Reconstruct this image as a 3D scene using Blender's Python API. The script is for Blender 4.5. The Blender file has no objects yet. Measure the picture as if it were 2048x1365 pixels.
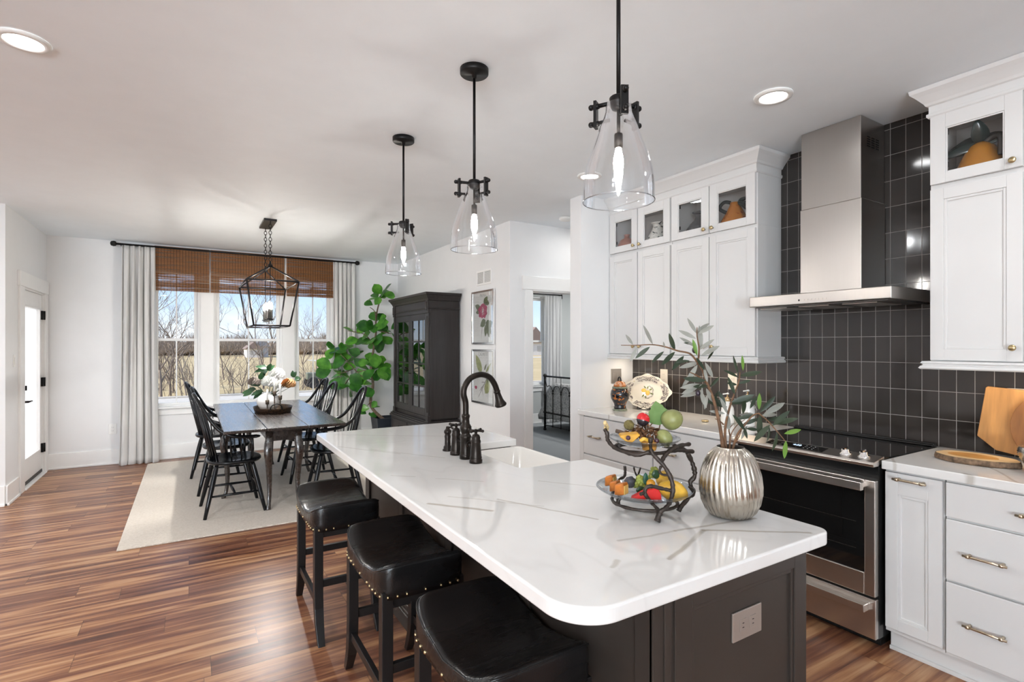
import bpy, math, random
from math import pi, sin, cos, radians, sqrt, atan2
from mathutils import Vector, Matrix
random.seed(7)
C = bpy.context.scene.collection
S = bpy.context.scene

# ---------------------------------------------------------------- camera
EYE = 1.464
YAW = math.atan(642 / 1050.0)
FWD = Vector((sin(YAW), cos(YAW), 0)); RGT = Vector((cos(YAW), -sin(YAW), 0))
cam = bpy.data.cameras.new('camera'); cam_o = bpy.data.objects.new('camera', cam); C.objects.link(cam_o)
cam_o.location = (0, 0, EYE); cam_o.rotation_euler = (pi / 2, 0, -YAW)
cam.sensor_width = 36; cam.lens = 36 * 1050 / 2048.0; cam.shift_y = 7.5 / 2048
cam.clip_start = 0.05; cam.clip_end = 600
S.camera = cam_o

# ---------------------------------------------------------------- view + world + lights
S.view_settings.view_transform = 'Standard'; S.view_settings.look = 'None'
S.view_settings.exposure = 0.29; S.view_settings.gamma = 1.0; S.view_settings.use_curve_mapping = False
S.cycles.max_bounces = 10; S.cycles.diffuse_bounces = 5; S.cycles.glossy_bounces = 5
S.cycles.transparent_max_bounces = 24; S.cycles.transmission_bounces = 8
S.cycles.sample_clamp_indirect = 6.0; S.cycles.caustics_reflective = False; S.cycles.caustics_refractive = False

def make_world():
    w = bpy.data.worlds.new('sky'); S.world = w; w.use_nodes = True
    nt = w.node_tree; N = nt.nodes; L = nt.links; N.clear()
    tc = N.new('ShaderNodeTexCoord'); sp = N.new('ShaderNodeSeparateXYZ'); L.new(tc.outputs['Generated'], sp.inputs[0])
    cr = N.new('ShaderNodeValToRGB'); e = cr.color_ramp.elements
    e[0].position = 0.0; e[0].color = (.80, .87, .95, 1)
    e[1].position = .5; e[1].color = (.30, .50, .88, 1)
    for p, c in ((.04, (.66, .80, .97, 1)), (.12, (.40, .62, .95, 1))):
        k = e.new(p); k.color = c
    L.new(sp.outputs['Z'], cr.inputs[0])
    mp = N.new('ShaderNodeMapping'); mp.inputs['Scale'].default_value = (3.0, 3.0, 11.0); L.new(tc.outputs['Generated'], mp.inputs[0])
    no = N.new('ShaderNodeTexNoise'); no.inputs['Scale'].default_value = 1.6; no.inputs['Detail'].default_value = 6; L.new(mp.outputs[0], no.inputs['Vector'])
    c2 = N.new('ShaderNodeValToRGB'); c2.color_ramp.elements[0].position = .54; c2.color_ramp.elements[1].position = .80; L.new(no.outputs['Fac'], c2.inputs[0])
    mx = N.new('ShaderNodeMix'); mx.data_type = 'RGBA'; L.new(c2.outputs[0], mx.inputs[0]); L.new(cr.outputs[0], mx.inputs[6]); mx.inputs[7].default_value = (.95, .97, 1, 1)
    bg = N.new('ShaderNodeBackground'); bg.inputs['Strength'].default_value = 1.08; L.new(mx.outputs[2], bg.inputs[0])
    ou = N.new('ShaderNodeOutputWorld'); L.new(bg.outputs[0], ou.inputs[0])
make_world()

def lamp(name, kind, loc, energy, color=(1, 1, 1), rot=(0, 0, 0), **kw):
    l = bpy.data.lights.new(name, kind); l.energy = energy; l.color = color
    for k, v in kw.items(): setattr(l, k, v)
    o = bpy.data.objects.new(name, l); C.objects.link(o); o.location = loc; o.rotation_euler = rot
    return o
sun = lamp('sun', 'SUN', (0, 0, 20), 5.0, (1, .96, .90), angle=radians(1.0))
sun.rotation_euler = Vector((.80, .12, -.52)).to_track_quat('-Z', 'Y').to_euler()
# added fill lamps at the windowless rear and left walls, standing in for daylight
FILL = (.85, .935, 1)
for x_ in (-4.4, -2.6): lamp('rear_fill', 'AREA', (x_, -4.90, 1.45), 335, FILL, Vector((.10, .75, .66)).to_track_quat('-Z', 'Y').to_euler(), shape='RECTANGLE', size=1.6, size_y=2.1)
for y_, e_ in ((1.6, 5), (-1.8, 5)): lamp('side_fill', 'AREA', (-5.40, y_, 1.45), e_, FILL, (0, -pi / 2, 0), shape='RECTANGLE', size=2.0, size_y=1.6)

# ---------------------------------------------------------------- mesh builder
class MB:
    def __init__(s): s.v = []; s.f = []; s.sm = []
    def add(s, vs, fs, smooth=False):
        b = len(s.v); s.v += [tuple(x) for x in vs]
        for f in fs: s.f.append([b + i for i in f]); s.sm.append(smooth)
        return s
    def box(s, x0, y0, z0, x1, y1, z1):
        return s.add([(x0,y0,z0),(x1,y0,z0),(x1,y1,z0),(x0,y1,z0),(x0,y0,z1),(x1,y0,z1),(x1,y1,z1),(x0,y1,z1)],
                     [(0,3,2,1),(4,5,6,7),(0,1,5,4),(1,2,6,5),(2,3,7,6),(3,0,4,7)])
    def loft(s, rings, smooth=True, cap=True, closed=False):
        n = len(rings[0]); vs = [p for r in rings for p in r]; fs = []
        m = len(rings)
        for i in range(m if closed else m - 1):
            a = i * n; b = ((i + 1) % m) * n
            for j in range(n): fs.append((a + j, a + (j + 1) % n, b + (j + 1) % n, b + j))
        s.add(vs, fs, smooth)
        if cap and not closed:
            b = len(s.v) - len(vs)
            s.f.append([b + j for j in range(n)][::-1]); s.sm.append(False)
            s.f.append([b + (m - 1) * n + j for j in range(n)]); s.sm.append(False)
        return s
    def strip(s, rings, smooth=True):           # open cross-section
        n = len(rings[0]); vs = [p for r in rings for p in r]; fs = []
        for i in range(len(rings) - 1):
            for j in range(n - 1): fs.append((i*n+j, i*n+j+1, (i+1)*n+j+1, (i+1)*n+j))
        return s.add(vs, fs, smooth)
    def tube(s, pts, r, n=8, cap=True, closed=False, flat=1.0):
        pts = [Vector(p) for p in pts]; m = len(pts)
        rs = r if isinstance(r, (list, tuple)) else [r] * m
        T = []
        for i in range(m):
            if closed: t = pts[(i + 1) % m] - pts[i - 1]
            else: t = pts[min(i + 1, m - 1)] - pts[max(i - 1, 0)]
            T.append(t.normalized() if t.length > 1e-9 else Vector((0, 0, 1)))
        up = Vector((0, 0, 1)) if abs(T[0].z) < .9 else Vector((1, 0, 0))
        nx = (up - T[0] * up.dot(T[0])).normalized(); rings = []
        for i in range(m):
            nx = nx - T[i] * nx.dot(T[i]); nx.normalize(); ny = T[i].cross(nx)
            rings.append([pts[i] + nx * (rs[i] * cos(2*pi*k/n)) + ny * (rs[i] * flat * sin(2*pi*k/n)) for k in range(n)])
        return s.loft(rings, True, cap, closed)
    def lathe(s, prof, c=(0, 0), n=24, rib=0.0, nrib=0, twist=0.0, cap=True, sx=1, sy=1):
        rings = []
        z0 = prof[0][1]; z1 = prof[-1][1]
        for r, z in prof:
            tw = twist * (z - z0) / ((z1 - z0) or 1)
            ring = []
            for k in range(n):
                a = 2 * pi * k / n
                rr = r * (1 + rib * (abs(cos(nrib * (a + tw) / 2)) - .6)) if nrib else r
                ring.append((c[0] + rr * cos(a) * sx, c[1] + rr * sin(a) * sy, z))
            rings.append(ring)
        return s.loft(rings, True, cap)
    def ball(s, c, r, nu=14, nv=9, fn=None, M=None):
        if not isinstance(r, (tuple, list)): r = (r, r, r)
        rings = []
        for i in range(nv + 1):
            t = -pi / 2 + pi * i / nv
            ring = []
            for k in range(nu):
                a = 2 * pi * k / nu
                p = Vector((cos(t) * cos(a), cos(t) * sin(a), sin(t)))
                if i in (0, nv): p = Vector((0.001 * cos(a), .001 * sin(a), sin(t)))
                k_ = fn(p) if fn else 1
                p = Vector((p.x * r[0], p.y * r[1], p.z * r[2])) * k_
                if M: p = M @ p
                ring.append(Vector(c) + p)
            rings.append(ring)
        return s.loft(rings, True, True)
    def prism(s, poly, f0, f1, smooth=False):   # f0,f1 map a 2-D point to 3-D
        n = len(poly); vs = [f0(p) for p in poly] + [f1(p) for p in poly]
        fs = [tuple(range(n))[::-1], tuple(range(n, 2 * n))]
        s.add(vs, fs, False)
        b = len(s.v) - 2 * n
        for j in range(n): s.f.append([b + j, b + (j + 1) % n, b + n + (j + 1) % n, b + n + j]); s.sm.append(smooth)
        return s
    def slab(s, poly, z0, z1, smooth=False):
        return s.prism(poly, lambda p: (p[0], p[1], z0), lambda p: (p[0], p[1], z1), smooth)
    def frame(s, ax, d0, d1, a0, a1, b0, b1, w, wb=None, wt=None):
        """picture frame in the plane ax ('x': a=y, b=z; 'y': a=x, b=z), d0..d1 deep"""
        wb = w if wb is None else wb; wt = w if wt is None else wt
        for (p0, q0, p1, q1) in ((a0, b0, a0 + w, b1), (a1 - w, b0, a1, b1), (a0 + w, b0, a1 - w, b0 + wb), (a0 + w, b1 - wt, a1 - w, b1)):
            if ax == 'x': s.box(min(d0,d1), p0, q0, max(d0,d1), p1, q1)
            else: s.box(p0, min(d0,d1), q0, p1, max(d0,d1), q1)
        return s
    def leaf(s, base, d, up, ln, wd, fold=.15, curl=.2, n=6, shape=None):
        d = Vector(d).normalized(); up = Vector(up); side = d.cross(up)
        if side.length < 1e-4: side = d.cross(Vector((.3, 1, .2)))
        side.normalize(); nr = side.cross(d); rows = []
        for i in range(n + 1):
            t = i / n
            w = wd / 2 * (shape(t) if shape else sin(pi * min(1, t ** .8)) ** .8 if 0 < t < 1 else .02)
            c = Vector(base) + d * (ln * t) - nr * (curl * ln * t * t)
            rows.append([c - side * w + nr * (fold * w), c, c + side * w + nr * (fold * w)])
        return s.strip(rows)
    def xf(s, M, start=0):
        for i in range(start, len(s.v)): s.v[i] = tuple(M @ Vector(s.v[i]))
        return s

ORG = {}
def _mesh(mb, name, m, org=(0, 0, 0), bev=0, seg=2, sub=0, solid=0):
    me = bpy.data.meshes.new(name); ox, oy, oz = org
    me.from_pydata([(x - ox, y - oy, z - oz) for x, y, z in mb.v], [], mb.f)
    me.polygons.foreach_set('use_smooth', mb.sm); me.update()
    o = bpy.data.objects.new(name, me); C.objects.link(o)
    if m: me.materials.append(m)
    if solid:
        k = o.modifiers.new('thickness', 'SOLIDIFY'); k.thickness = solid; k.offset = 0
    if bev:
        k = o.modifiers.new('edge', 'BEVEL'); k.width = bev; k.segments = seg; k.limit_method = 'ANGLE'; k.angle_limit = radians(50)
    if sub:
        k = o.modifiers.new('smooth', 'SUBSURF'); k.levels = sub; k.render_levels = sub
    return o
def tag(o, label, cat, group=None, kind=None):
    if label: o['label'] = label
    if cat: o['category'] = cat
    if group: o['group'] = group
    if kind: o['kind'] = kind
    return o
def thing(name, label, cat, loc=(0, 0, 0), rz=0, group=None, local=False):
    o = bpy.data.objects.new(name, None); C.objects.link(o); o.empty_display_size = .05
    o.location = loc; o.rotation_euler = (0, 0, rz); ORG[o.name] = Vector((0, 0, 0)) if local or rz else Vector(loc)
    return tag(o, label, cat, group)
def part(mb, name, m, parent, label=None, **kw):
    org = ORG[parent.name]; o = _mesh(mb, name, m, org, **kw); o.parent = parent; ORG[o.name] = org
    if label: o['label'] = label
    return o
def single(mb, name, m, label, cat, group=None, **kw):
    xs = [v[0] for v in mb.v]; ys = [v[1] for v in mb.v]; zs = [v[2] for v in mb.v]
    org = ((min(xs) + max(xs)) / 2, (min(ys) + max(ys)) / 2, min(zs))
    o = _mesh(mb, name, m, org, **kw); o.location = org; ORG[o.name] = Vector(org)
    return tag(o, label, cat, group)
def struct(mb, name, m, parent=None, **kw):
    if parent: return part(mb, name, m, parent, **kw)
    o = _mesh(mb, name, m, **kw); ORG[o.name] = Vector((0, 0, 0)); o['kind'] = 'structure'; return o
def copy_tree(o, parent=None):
    c = o.copy(); C.objects.link(c); c.parent = parent
    for ch in list(o.children): copy_tree(ch, c)
    return c
def spline(pts, n=6):
    """Catmull-Rom through the points"""
    P = [Vector(p) for p in pts]; out = []
    for i in range(len(P) - 1):
        p0 = P[max(i - 1, 0)]; p1 = P[i]; p2 = P[i + 1]; p3 = P[min(i + 2, len(P) - 1)]
        for k in range(n):
            t = k / n
            out.append(.5 * ((2*p1) + (p2 - p0)*t + (2*p0 - 5*p1 + 4*p2 - p3)*t*t + (3*p1 - p0 - 3*p2 + p3)*t**3))
    out.append(P[-1]); return out
def rpoly(x0, y0, x1, y1, rs, n=8):
    """rectangle with its own corner radii (x0y0, x1y0, x1y1, x0y1)"""
    out = []
    for (cx, cy, sx, sy, a0), r in zip(((x0,y0,1,1,pi), (x1,y0,-1,1,1.5*pi), (x1,y1,-1,-1,0), (x0,y1,1,-1,.5*pi)), rs):
        if r <= 0: out.append((cx, cy)); continue
        for k in range(n + 1):
            a = a0 + pi / 2 * k / n
            out.append((cx + sx * r + r * cos(a), cy + sy * r + r * sin(a)))
    return out
def at(u, v, d):
    """point of the room seen at pixel u, v of the 2048-wide photograph, d metres in front of the lens"""
    return Vector((0, 0, EYE)) + FWD * d + RGT * ((u - 1024) / 1050 * d) + Vector((0, 0, (690 - v) / 1050 * d))
# ---------------------------------------------------------------- materials
class NG:
    def __init__(s, name):
        s.m = bpy.data.materials.new(name); s.m.use_nodes = True; s.t = s.m.node_tree; s.N = s.t.nodes; s.L = s.t.links
        s.b = s.N['Principled BSDF']; s.out = s.N['Material Output']
    def n(s, kind, **kw):
        x = s.N.new('ShaderNode' + kind)
        for k, v in kw.items(): setattr(x, k, v)
        return x
    def l(s, a, b): s.L.new(a, b)
    def coord(s, scale=(1, 1, 1), rot=(0, 0, 0), which='Object', loc=(0, 0, 0)):
        tc = s.n('TexCoord'); mp = s.n('Mapping'); mp.inputs['Scale'].default_value = scale; mp.inputs['Rotation'].default_value = rot
        mp.inputs['Location'].default_value = loc
        s.l(tc.outputs[which], mp.inputs[0]); return mp.outputs[0]
    def noise(s, vec, scale=5, detail=3, rough=.5, dist=0):
        x = s.n('TexNoise'); x.inputs['Scale'].default_value = scale; x.inputs['Detail'].default_value = detail
        x.inputs['Roughness'].default_value = rough; x.inputs['Distortion'].default_value = dist
        s.l(vec, x.inputs['Vector']); return x.outputs['Fac']
    def math(s, op, a, b=None, c=None):
        x = s.n('Math', operation=op)
        for i, q in enumerate((a, b, c)):
            if q is None: continue
            if isinstance(q, (int, float)): x.inputs[i].default_value = q
            else: s.l(q, x.inputs[i])
        return x.outputs[0]
    def ramp(s, fac, stops, interp='LINEAR'):
        x = s.n('ValToRGB'); e = x.color_ramp.elements; x.color_ramp.interpolation = interp
        while len(e) > 1: e.remove(e[-1])
        e[0].position = stops[0][0]; e[0].color = tuple(stops[0][1]) + (1,)
        for p, c in stops[1:]:
            k = e.new(p); k.color = tuple(c) + (1,)
        s.l(fac, x.inputs[0]); return x.outputs[0]
    def mix(s, fac, a, b, mode='MIX'):
        x = s.n('Mix', data_type='RGBA', blend_type=mode)
        for i, q in ((0, fac), (6, a), (7, b)):
            if isinstance(q, (int, float)): x.inputs[i].default_value = q
            elif isinstance(q, tuple): x.inputs[i].default_value = q + (1,)
            else: s.l(q, x.inputs[i])
        return x.outputs[2]
    def bump(s, h, strength=.2, dist=.01):
        x = s.n('Bump'); x.inputs['Strength'].default_value = strength; x.inputs['Distance'].default_value = dist
        s.l(h, x.inputs['Height']); s.l(x.outputs[0], s.b.inputs['Normal'])
    def set(s, **kw):
        for k, v in kw.items():
            i = s.b.inputs[{'col': 'Base Color', 'rough': 'Roughness', 'metal': 'Metallic', 'coat': 'Coat Weight', 'spec': 'Specular IOR Level',
                            'trans': 'Transmission Weight', 'ior': 'IOR', 'em': 'Emission Color', 'es': 'Emission Strength', 'sheen': 'Sheen Weight',
                            'cr': 'Coat Roughness', 'aniso': 'Anisotropic'}[k]]
            if isinstance(v, (int, float)): i.default_value = v
            elif isinstance(v, tuple): i.default_value = v + (1,)
            else: s.l(v, i)
        return s
def srgb(r, g, b):
    f = lambda c: (c / 12.92 if c <= .04045 else ((c + .055) / 1.055) ** 2.4)
    return (f(r / 255), f(g / 255), f(b / 255))
def mat(name, col, rough=.5, metal=0, var=.06, vs=6, bs=0, bscale=40, stretch=(1, 1, 1), **kw):
    """plain procedural material: a colour with slight noise variation and optional bump"""
    g = NG(name); co = g.coord(stretch)
    f = g.noise(co, vs, 3)
    lo = tuple(max(0, c * (1 - var)) for c in col); hi = tuple(min(1, c * (1 + var)) for c in col)
    g.set(col=g.ramp(f, [(.3, lo), (.7, hi)]), rough=rough, metal=metal, **kw)
    if bs: g.bump(g.noise(co, bscale, 4), bs, .002)
    return g.m
def clear(name, tint=(1, 1, 1), refl=.09, edge=.6, rough=0.0, blend=.25):
    """clear pane: see-through with a mirror reflection that grows at grazing angles"""
    g = NG(name); g.N.remove(g.b)
    tr = g.n('BsdfTransparent'); tr.inputs[0].default_value = tint + (1,)
    gl = g.n('BsdfGlossy'); gl.inputs['Roughness'].default_value = rough; gl.inputs[0].default_value = (.95, .97, 1, 1)
    lw = g.n('LayerWeight'); lw.inputs[0].default_value = blend
    fac = g.math('MULTIPLY_ADD', lw.outputs['Fresnel'], edge, refl * .3)
    mx = g.n('MixShader'); g.l(fac, mx.inputs[0]); g.l(tr.outputs[0], mx.inputs[1]); g.l(gl.outputs[0], mx.inputs[2]); g.l(mx.outputs[0], g.out.inputs[0])
    return g.m
M = {}
M['wall'] = mat('wall_paint', (.80, .805, .81), .6, var=.01, bs=.03, bscale=220)
M['ceil'] = mat('ceiling_paint', (.865, .92, .96), .7, var=.012, bs=.05, bscale=160)
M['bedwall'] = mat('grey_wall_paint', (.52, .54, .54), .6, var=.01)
M['trim'] = mat('trim_paint', (.86, .86, .85), .35, var=.01)
M['cab'] = mat('cabinet_paint', (.71, .705, .695), .32, var=.01)
M['cabin'] = mat('cabinet_inside', (.72, .71, .69), .5, var=.03)
M['black'] = mat('black_metal', (.012, .011, .011), .42, .6, bs=.05, bscale=300)
M['bronze'] = mat('oil_rubbed_bronze', (.022, .017, .014), .33, .75, var=.3, vs=30)
M['blackwood'] = mat('black_lacquer', (.006, .0065, .008), .22, var=.2, vs=12, spec=.32, bs=.04, bscale=30, stretch=(1, 1, .2))
M['stoolwood'] = mat('black_stain', (.010, .009, .009), .35, var=.3, stretch=(1, 1, .1))
M['armoire'] = mat('dark_cabinet_wood', (.022, .018, .017), .4, var=.25, vs=10, stretch=(4, 4, .25), bs=.05, bscale=30, spec=.35)
M['island'] = mat('taupe_island_paint', (.036, .029, .0245), .42, var=.03)
M['brass'] = mat('brushed_brass', (.55, .43, .24), .3, 1, var=.1, vs=40)
M['steelh'] = mat('handle_nickel', (.55, .46, .34), .28, 1, var=.08, vs=40)
M['chrome'] = mat('chrome', (.78, .78, .78), .08, 1, var=.02)
M['silverframe'] = mat('silver_frame', (.84, .84, .84), .22, 1, var=.02)
M['white'] = mat('white_plastic', (.82, .82, .80), .35, var=.01)
M['nickelplate'] = mat('nickel_plate', (.50, .46, .42), .35, .7, var=.04)
M['ceramic'] = mat('white_ceramic', (.84, .83, .80), .12, var=.02, coat=.4)
M['sink'] = mat('fireclay', (.86, .84, .80), .12, var=.01, coat=.3)
M['blackglass'] = mat('black_glass', (.006, .006, .006), .04, var=.2, coat=.5)
M['blackenamel'] = mat('black_enamel', (.012, .012, .012), .2, var=.1)
M['pane'] = clear('window_glass', (.98, .985, .985), .01, .5, 0, .14)
M['cabglass'] = clear('cabinet_glass', (.93, .93, .93), .05, .4)
M['armglass'] = clear('armoire_glass', (.55, .57, .57), .55, 1.0)
M['lampglass'] = clear('pendant_glass', (.99, .992, .992), .06, .6, .02)
M['dish'] = clear('dish_glass', (.965, .975, .975), .15, .8, .04)
M['rimglass'] = clear('pendant_rim_glass', (.95, .96, .96), 1.1, .8, .05)
M['almond'] = mat('almond_plastic', (.50, .46, .40), .4, var=.02)
M['candle'] = mat('candle_wax', (.88, .87, .83), .45, var=.01)
M['linen'] = mat('white_linen', (.80, .785, .76), .85, var=.04, vs=60, bs=.1, bscale=500, sheen=.2)
M['sheer'] = mat('white_sheer', (.86, .87, .88), .8, var=.02)
M['dirt'] = mat('potting_soil', (.03, .022, .015), .9, var=.4, vs=60)
M['pot'] = mat('blue_black_pot', (.03, .036, .046), .25, var=.2)
M['bark'] = mat('trunk_bark', (.12, .085, .055), .8, var=.4, vs=40, bs=.4, bscale=60)
M['treebark'] = mat('bare_tree_bark', (.23, .18, .145), .9, var=.3, vs=3)
M['stem'] = mat('olive_stem', (.15, .075, .035), .7, var=.4, vs=50)
M['branchiron'] = mat('branch_iron', (.045, .034, .028), .45, .5, var=.4, vs=60, bs=.4, bscale=90)
M['carpet'] = mat('grey_carpet', (.30, .315, .325), .95, var=.12, vs=160, bs=.3, bscale=300)
M['woodboard'] = mat('maple_board', (.50, .24, .07), .45, var=.22, vs=7, stretch=(1, 5, .6))
M['woodboard2'] = mat('acacia_board', (.34, .135, .035), .45, var=.4, vs=5, stretch=(1, 4, .7))
M['slice'] = mat('slice_wood', (.72, .50, .26), .45, var=.12, vs=8)
M['heart'] = mat('slice_heartwood', (.55, .27, .07), .45, var=.2, vs=8)
M['barkrim'] = mat('slice_bark', (.16, .10, .06), .85, var=.6, vs=50, bs=.6, bscale=60)
M['concrete'] = mat('pale_concrete', (.60, .53, .45), .9, var=.06)
M['rope'] = mat('dark_iron', (.03, .027, .025), .5, .6)
def emit(name, col, st):
    g = NG(name); g.set(col=(0, 0, 0), em=col, es=st); return g.m
M['bulb'] = emit('lit_filament_bulb', (1, .95, .89), 190)
M['flame'] = emit('lit_candle_bulb', (1, .93, .84), 420)
M['led'] = emit('lit_downlight', (1, .97, .93), 9)
M['display'] = emit('lit_display_digits', (.55, .75, 1), 1.6)
M['strip'] = emit('lit_led_strip', (1, .78, .5), 2.5)

def m_floor():
    g = NG('wood_plank_floor'); tc = g.n('TexCoord'); sp = g.n('SeparateXYZ'); g.l(tc.outputs['Object'], sp.inputs[0])
    X, Y = sp.outputs[0], sp.outputs[1]
    row = g.math('FLOOR', g.math('DIVIDE', Y, .178))
    wn = g.n('TexWhiteNoise', noise_dimensions='1D'); g.l(row, wn.inputs['W'])
    xs = g.math('ADD', X, g.math('MULTIPLY', wn.outputs['Value'], 5.0))
    col = g.math('FLOOR', g.math('DIVIDE', xs, 1.22))
    cv = g.n('CombineXYZ'); g.l(row, cv.inputs[0]); g.l(col, cv.inputs[1])
    w2 = g.n('TexWhiteNoise', noise_dimensions='2D'); g.l(cv.outputs[0], w2.inputs['Vector'])
    pid = w2.outputs['Value']
    cc = g.n('CombineXYZ'); g.l(g.math('ADD', g.math('MULTIPLY', X, .95), g.math('MULTIPLY', pid, 40)), cc.inputs[0])
    g.l(g.math('MULTIPLY', Y, 15.0), cc.inputs[1]); g.l(g.math('MULTIPLY', pid, 17), cc.inputs[2])
    n1 = g.noise(cc.outputs[0], 1.5, 3, .5, .5)
    cc2 = g.n('CombineXYZ'); g.l(g.math('ADD', g.math('MULTIPLY', X, 3.0), g.math('MULTIPLY', pid, 9)), cc2.inputs[0]); g.l(g.math('MULTIPLY', Y, 60.0), cc2.inputs[1]); g.l(pid, cc2.inputs[2])
    n2 = g.noise(cc2.outputs[0], 1.5, 3, .6)
    f = g.math('ADD', g.math('MULTIPLY', n1, .92), g.math('MULTIPLY', n2, .13))
    f = g.math('ADD', f, g.math('MULTIPLY', g.math('SUBTRACT', pid, .5), .12))
    c = g.ramp(f, [(.30, (.070, .028, .019)), (.43, (.155, .058, .033)), (.52, (.24, .102, .054)), (.61, (.38, .185, .088)), (.72, (.50, .29, .155))])
    # seams between boards
    fy = g.math('FRACT', g.math('DIVIDE', Y, .178)); fx = g.math('FRACT', g.math('DIVIDE', xs, 1.22))
    sy = g.math('LESS_THAN', fy, .014); sx = g.math('LESS_THAN', fx, .0025)
    seam = g.math('MAXIMUM', sy, sx)
    c = g.mix(g.math('MULTIPLY', seam, .55), c, (.05, .03, .02))
    r = g.math('MULTIPLY_ADD', n2, .12, .27)
    g.set(col=c, rough=r, spec=.33); g.bump(g.math('SUBTRACT', g.math('MULTIPLY', n2, .25), seam), .15, .002)
    return g.m
M['floor'] = m_floor()

def m_quartz(name, segs):
    g = NG(name); tc = g.n('TexCoord'); co = tc.outputs['Object']
    wob = g.n('TexNoise'); wob.inputs['Scale'].default_value = 7; wob.inputs['Detail'].default_value = 4; g.l(co, wob.inputs['Vector'])
    off = g.n('VectorMath', operation='MULTIPLY_ADD'); g.l(wob.outputs['Color'], off.inputs[0]); off.inputs[1].default_value = (.03, .03, 0); g.l(co, off.inputs[2])
    p = off.outputs[0]
    base = g.ramp(g.noise(co, 2.5, 5, .6), [(.3, (.74, .73, .71)), (.7, (.80, .795, .78))])
    # faint fine veins
    n = g.noise(g.coord((1.6, .35, 1), (0, 0, .6)), 1.1, 3, .5, .1)
    d = g.math('ABSOLUTE', g.math('SUBTRACT', n, .5))
    fv = g.math('MULTIPLY', g.math('SUBTRACT', 1, g.math('SMOOTH_MIN', g.math('MULTIPLY', d, 160), 1, .2)), .10)
    base = g.mix(fv, base, (.45, .43, .41))
    for (ax, ay, bx, by, w, st) in segs:
        a = Vector((ax + .015, ay + .015, 0)); b = Vector((bx + .015, by + .015, 0)); ba = b - a
        pa = g.n('VectorMath', operation='SUBTRACT'); g.l(p, pa.inputs[0]); pa.inputs[1].default_value = a
        fl = g.n('VectorMath', operation='MULTIPLY'); g.l(pa.outputs[0], fl.inputs[0]); fl.inputs[1].default_value = (1, 1, 0)
        dt = g.n('VectorMath', operation='DOT_PRODUCT'); g.l(fl.outputs[0], dt.inputs[0]); dt.inputs[1].default_value = ba / ba.length_squared
        cl = g.n('Clamp'); g.l(dt.outputs['Value'], cl.inputs[0])
        sc = g.n('VectorMath', operation='SCALE'); sc.inputs[0].default_value = ba; g.l(cl.outputs[0], sc.inputs['Scale'])
        df = g.n('VectorMath', operation='DISTANCE'); g.l(fl.outputs[0], df.inputs[0]); g.l(sc.outputs[0], df.inputs[1])
        mr = g.n('MapRange'); g.l(df.outputs['Value'], mr.inputs[0]); mr.inputs[1].default_value = w * .35; mr.inputs[2].default_value = w; mr.inputs[3].default_value = min(.9, st * 1.5); mr.inputs[4].default_value = 0
        base = g.mix(mr.outputs[0], base, (.40, .36, .30))
    g.set(col=base, rough=.07, spec=.5, coat=.2)
    return g.m

def m_tile():
    g = NG('dark_glazed_tile'); tc = g.n('TexCoord'); sp = g.n('SeparateXYZ'); g.l(tc.outputs['Object'], sp.inputs[0])
    cv = g.n('CombineXYZ'); g.l(g.math('SUBTRACT', sp.outputs[1], 1.521 - .0766 * 40), cv.inputs[0]); g.l(g.math('SUBTRACT', sp.outputs[2], .914), cv.inputs[1])
    br = g.n('TexBrick', offset=0.0, squash=1.0); g.l(cv.outputs[0], br.inputs['Vector'])
    for k, v in (('Scale', 1.0), ('Mortar Size', .0016), ('Mortar Smooth', .3), ('Brick Width', .0766), ('Row Height', .1495), ('Bias', 0.0)): br.inputs[k].default_value = v
    br.inputs['Color1'].default_value = (.022, .0185, .0165, 1); br.inputs['Color2'].default_value = (.034, .029, .026, 1); br.inputs['Mortar'].default_value = (.30, .28, .26, 1)
    g.set(col=br.outputs['Color'], rough=g.math('MULTIPLY_ADD', br.outputs['Fac'], .4, .09), spec=.55)
    wv = g.noise(g.coord((9, 9, 5)), 1.3, 1)
    h = g.math('SUBTRACT', g.math('MULTIPLY', wv, .5), br.outputs['Fac'])
    g.bump(h, .35, .003); return g.m
M['tile'] = m_tile()

def m_steel(name, st, col=(.66, .62, .58), rough=.32):
    g = NG(name); f = g.noise(g.coord(st), 3, 5, .7)
    g.set(col=g.ramp(f, [(.25, tuple(c * .97 for c in col)), (.75, col)]), metal=1, rough=rough, aniso=.0); return g.m
M['steel'] = m_steel('brushed_steel', (1, 1, 80)); M['steelv'] = m_steel('brushed_steel_panel', (30, 60, .8), (.47, .445, .42), .30)

def m_leather():
    g = NG('black_leather'); co = g.coord()
    v = g.n('TexVoronoi'); v.inputs['Scale'].default_value = 260; g.l(co, v.inputs['Vector'])
    w = g.noise(g.coord((1.2, 7, 3)), 2.2, 3, .5, 1.2)
    g.set(col=g.ramp(g.noise(co, 9, 4), [(.3, (.0045, .0045, .005)), (.75, (.009, .0085, .0085))]), rough=g.math('MULTIPLY_ADD', w, .14, .20), spec=.42)
    g.bump(g.math('ADD', g.math('MULTIPLY', v.outputs['Distance'], .12), g.math('MULTIPLY', w, 1.4)), .28, .006); return g.m
M['leather'] = m_leather()

def m_tablewood():
    g = NG('dark_table_wood'); f = g.noise(g.coord((9, .7, 9)), 3, 5, .6, .3)
    g.set(col=g.ramp(f, [(.25, (.012, .008, .007)), (.6, (.034, .023, .018)), (.8, (.06, .04, .03))]), rough=g.math('MULTIPLY_ADD', f, .15, .2), spec=.7, coat=.6, cr=.22)
    g.bump(f, .05, .002); return g.m
M['tablewood'] = m_tablewood()

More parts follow.
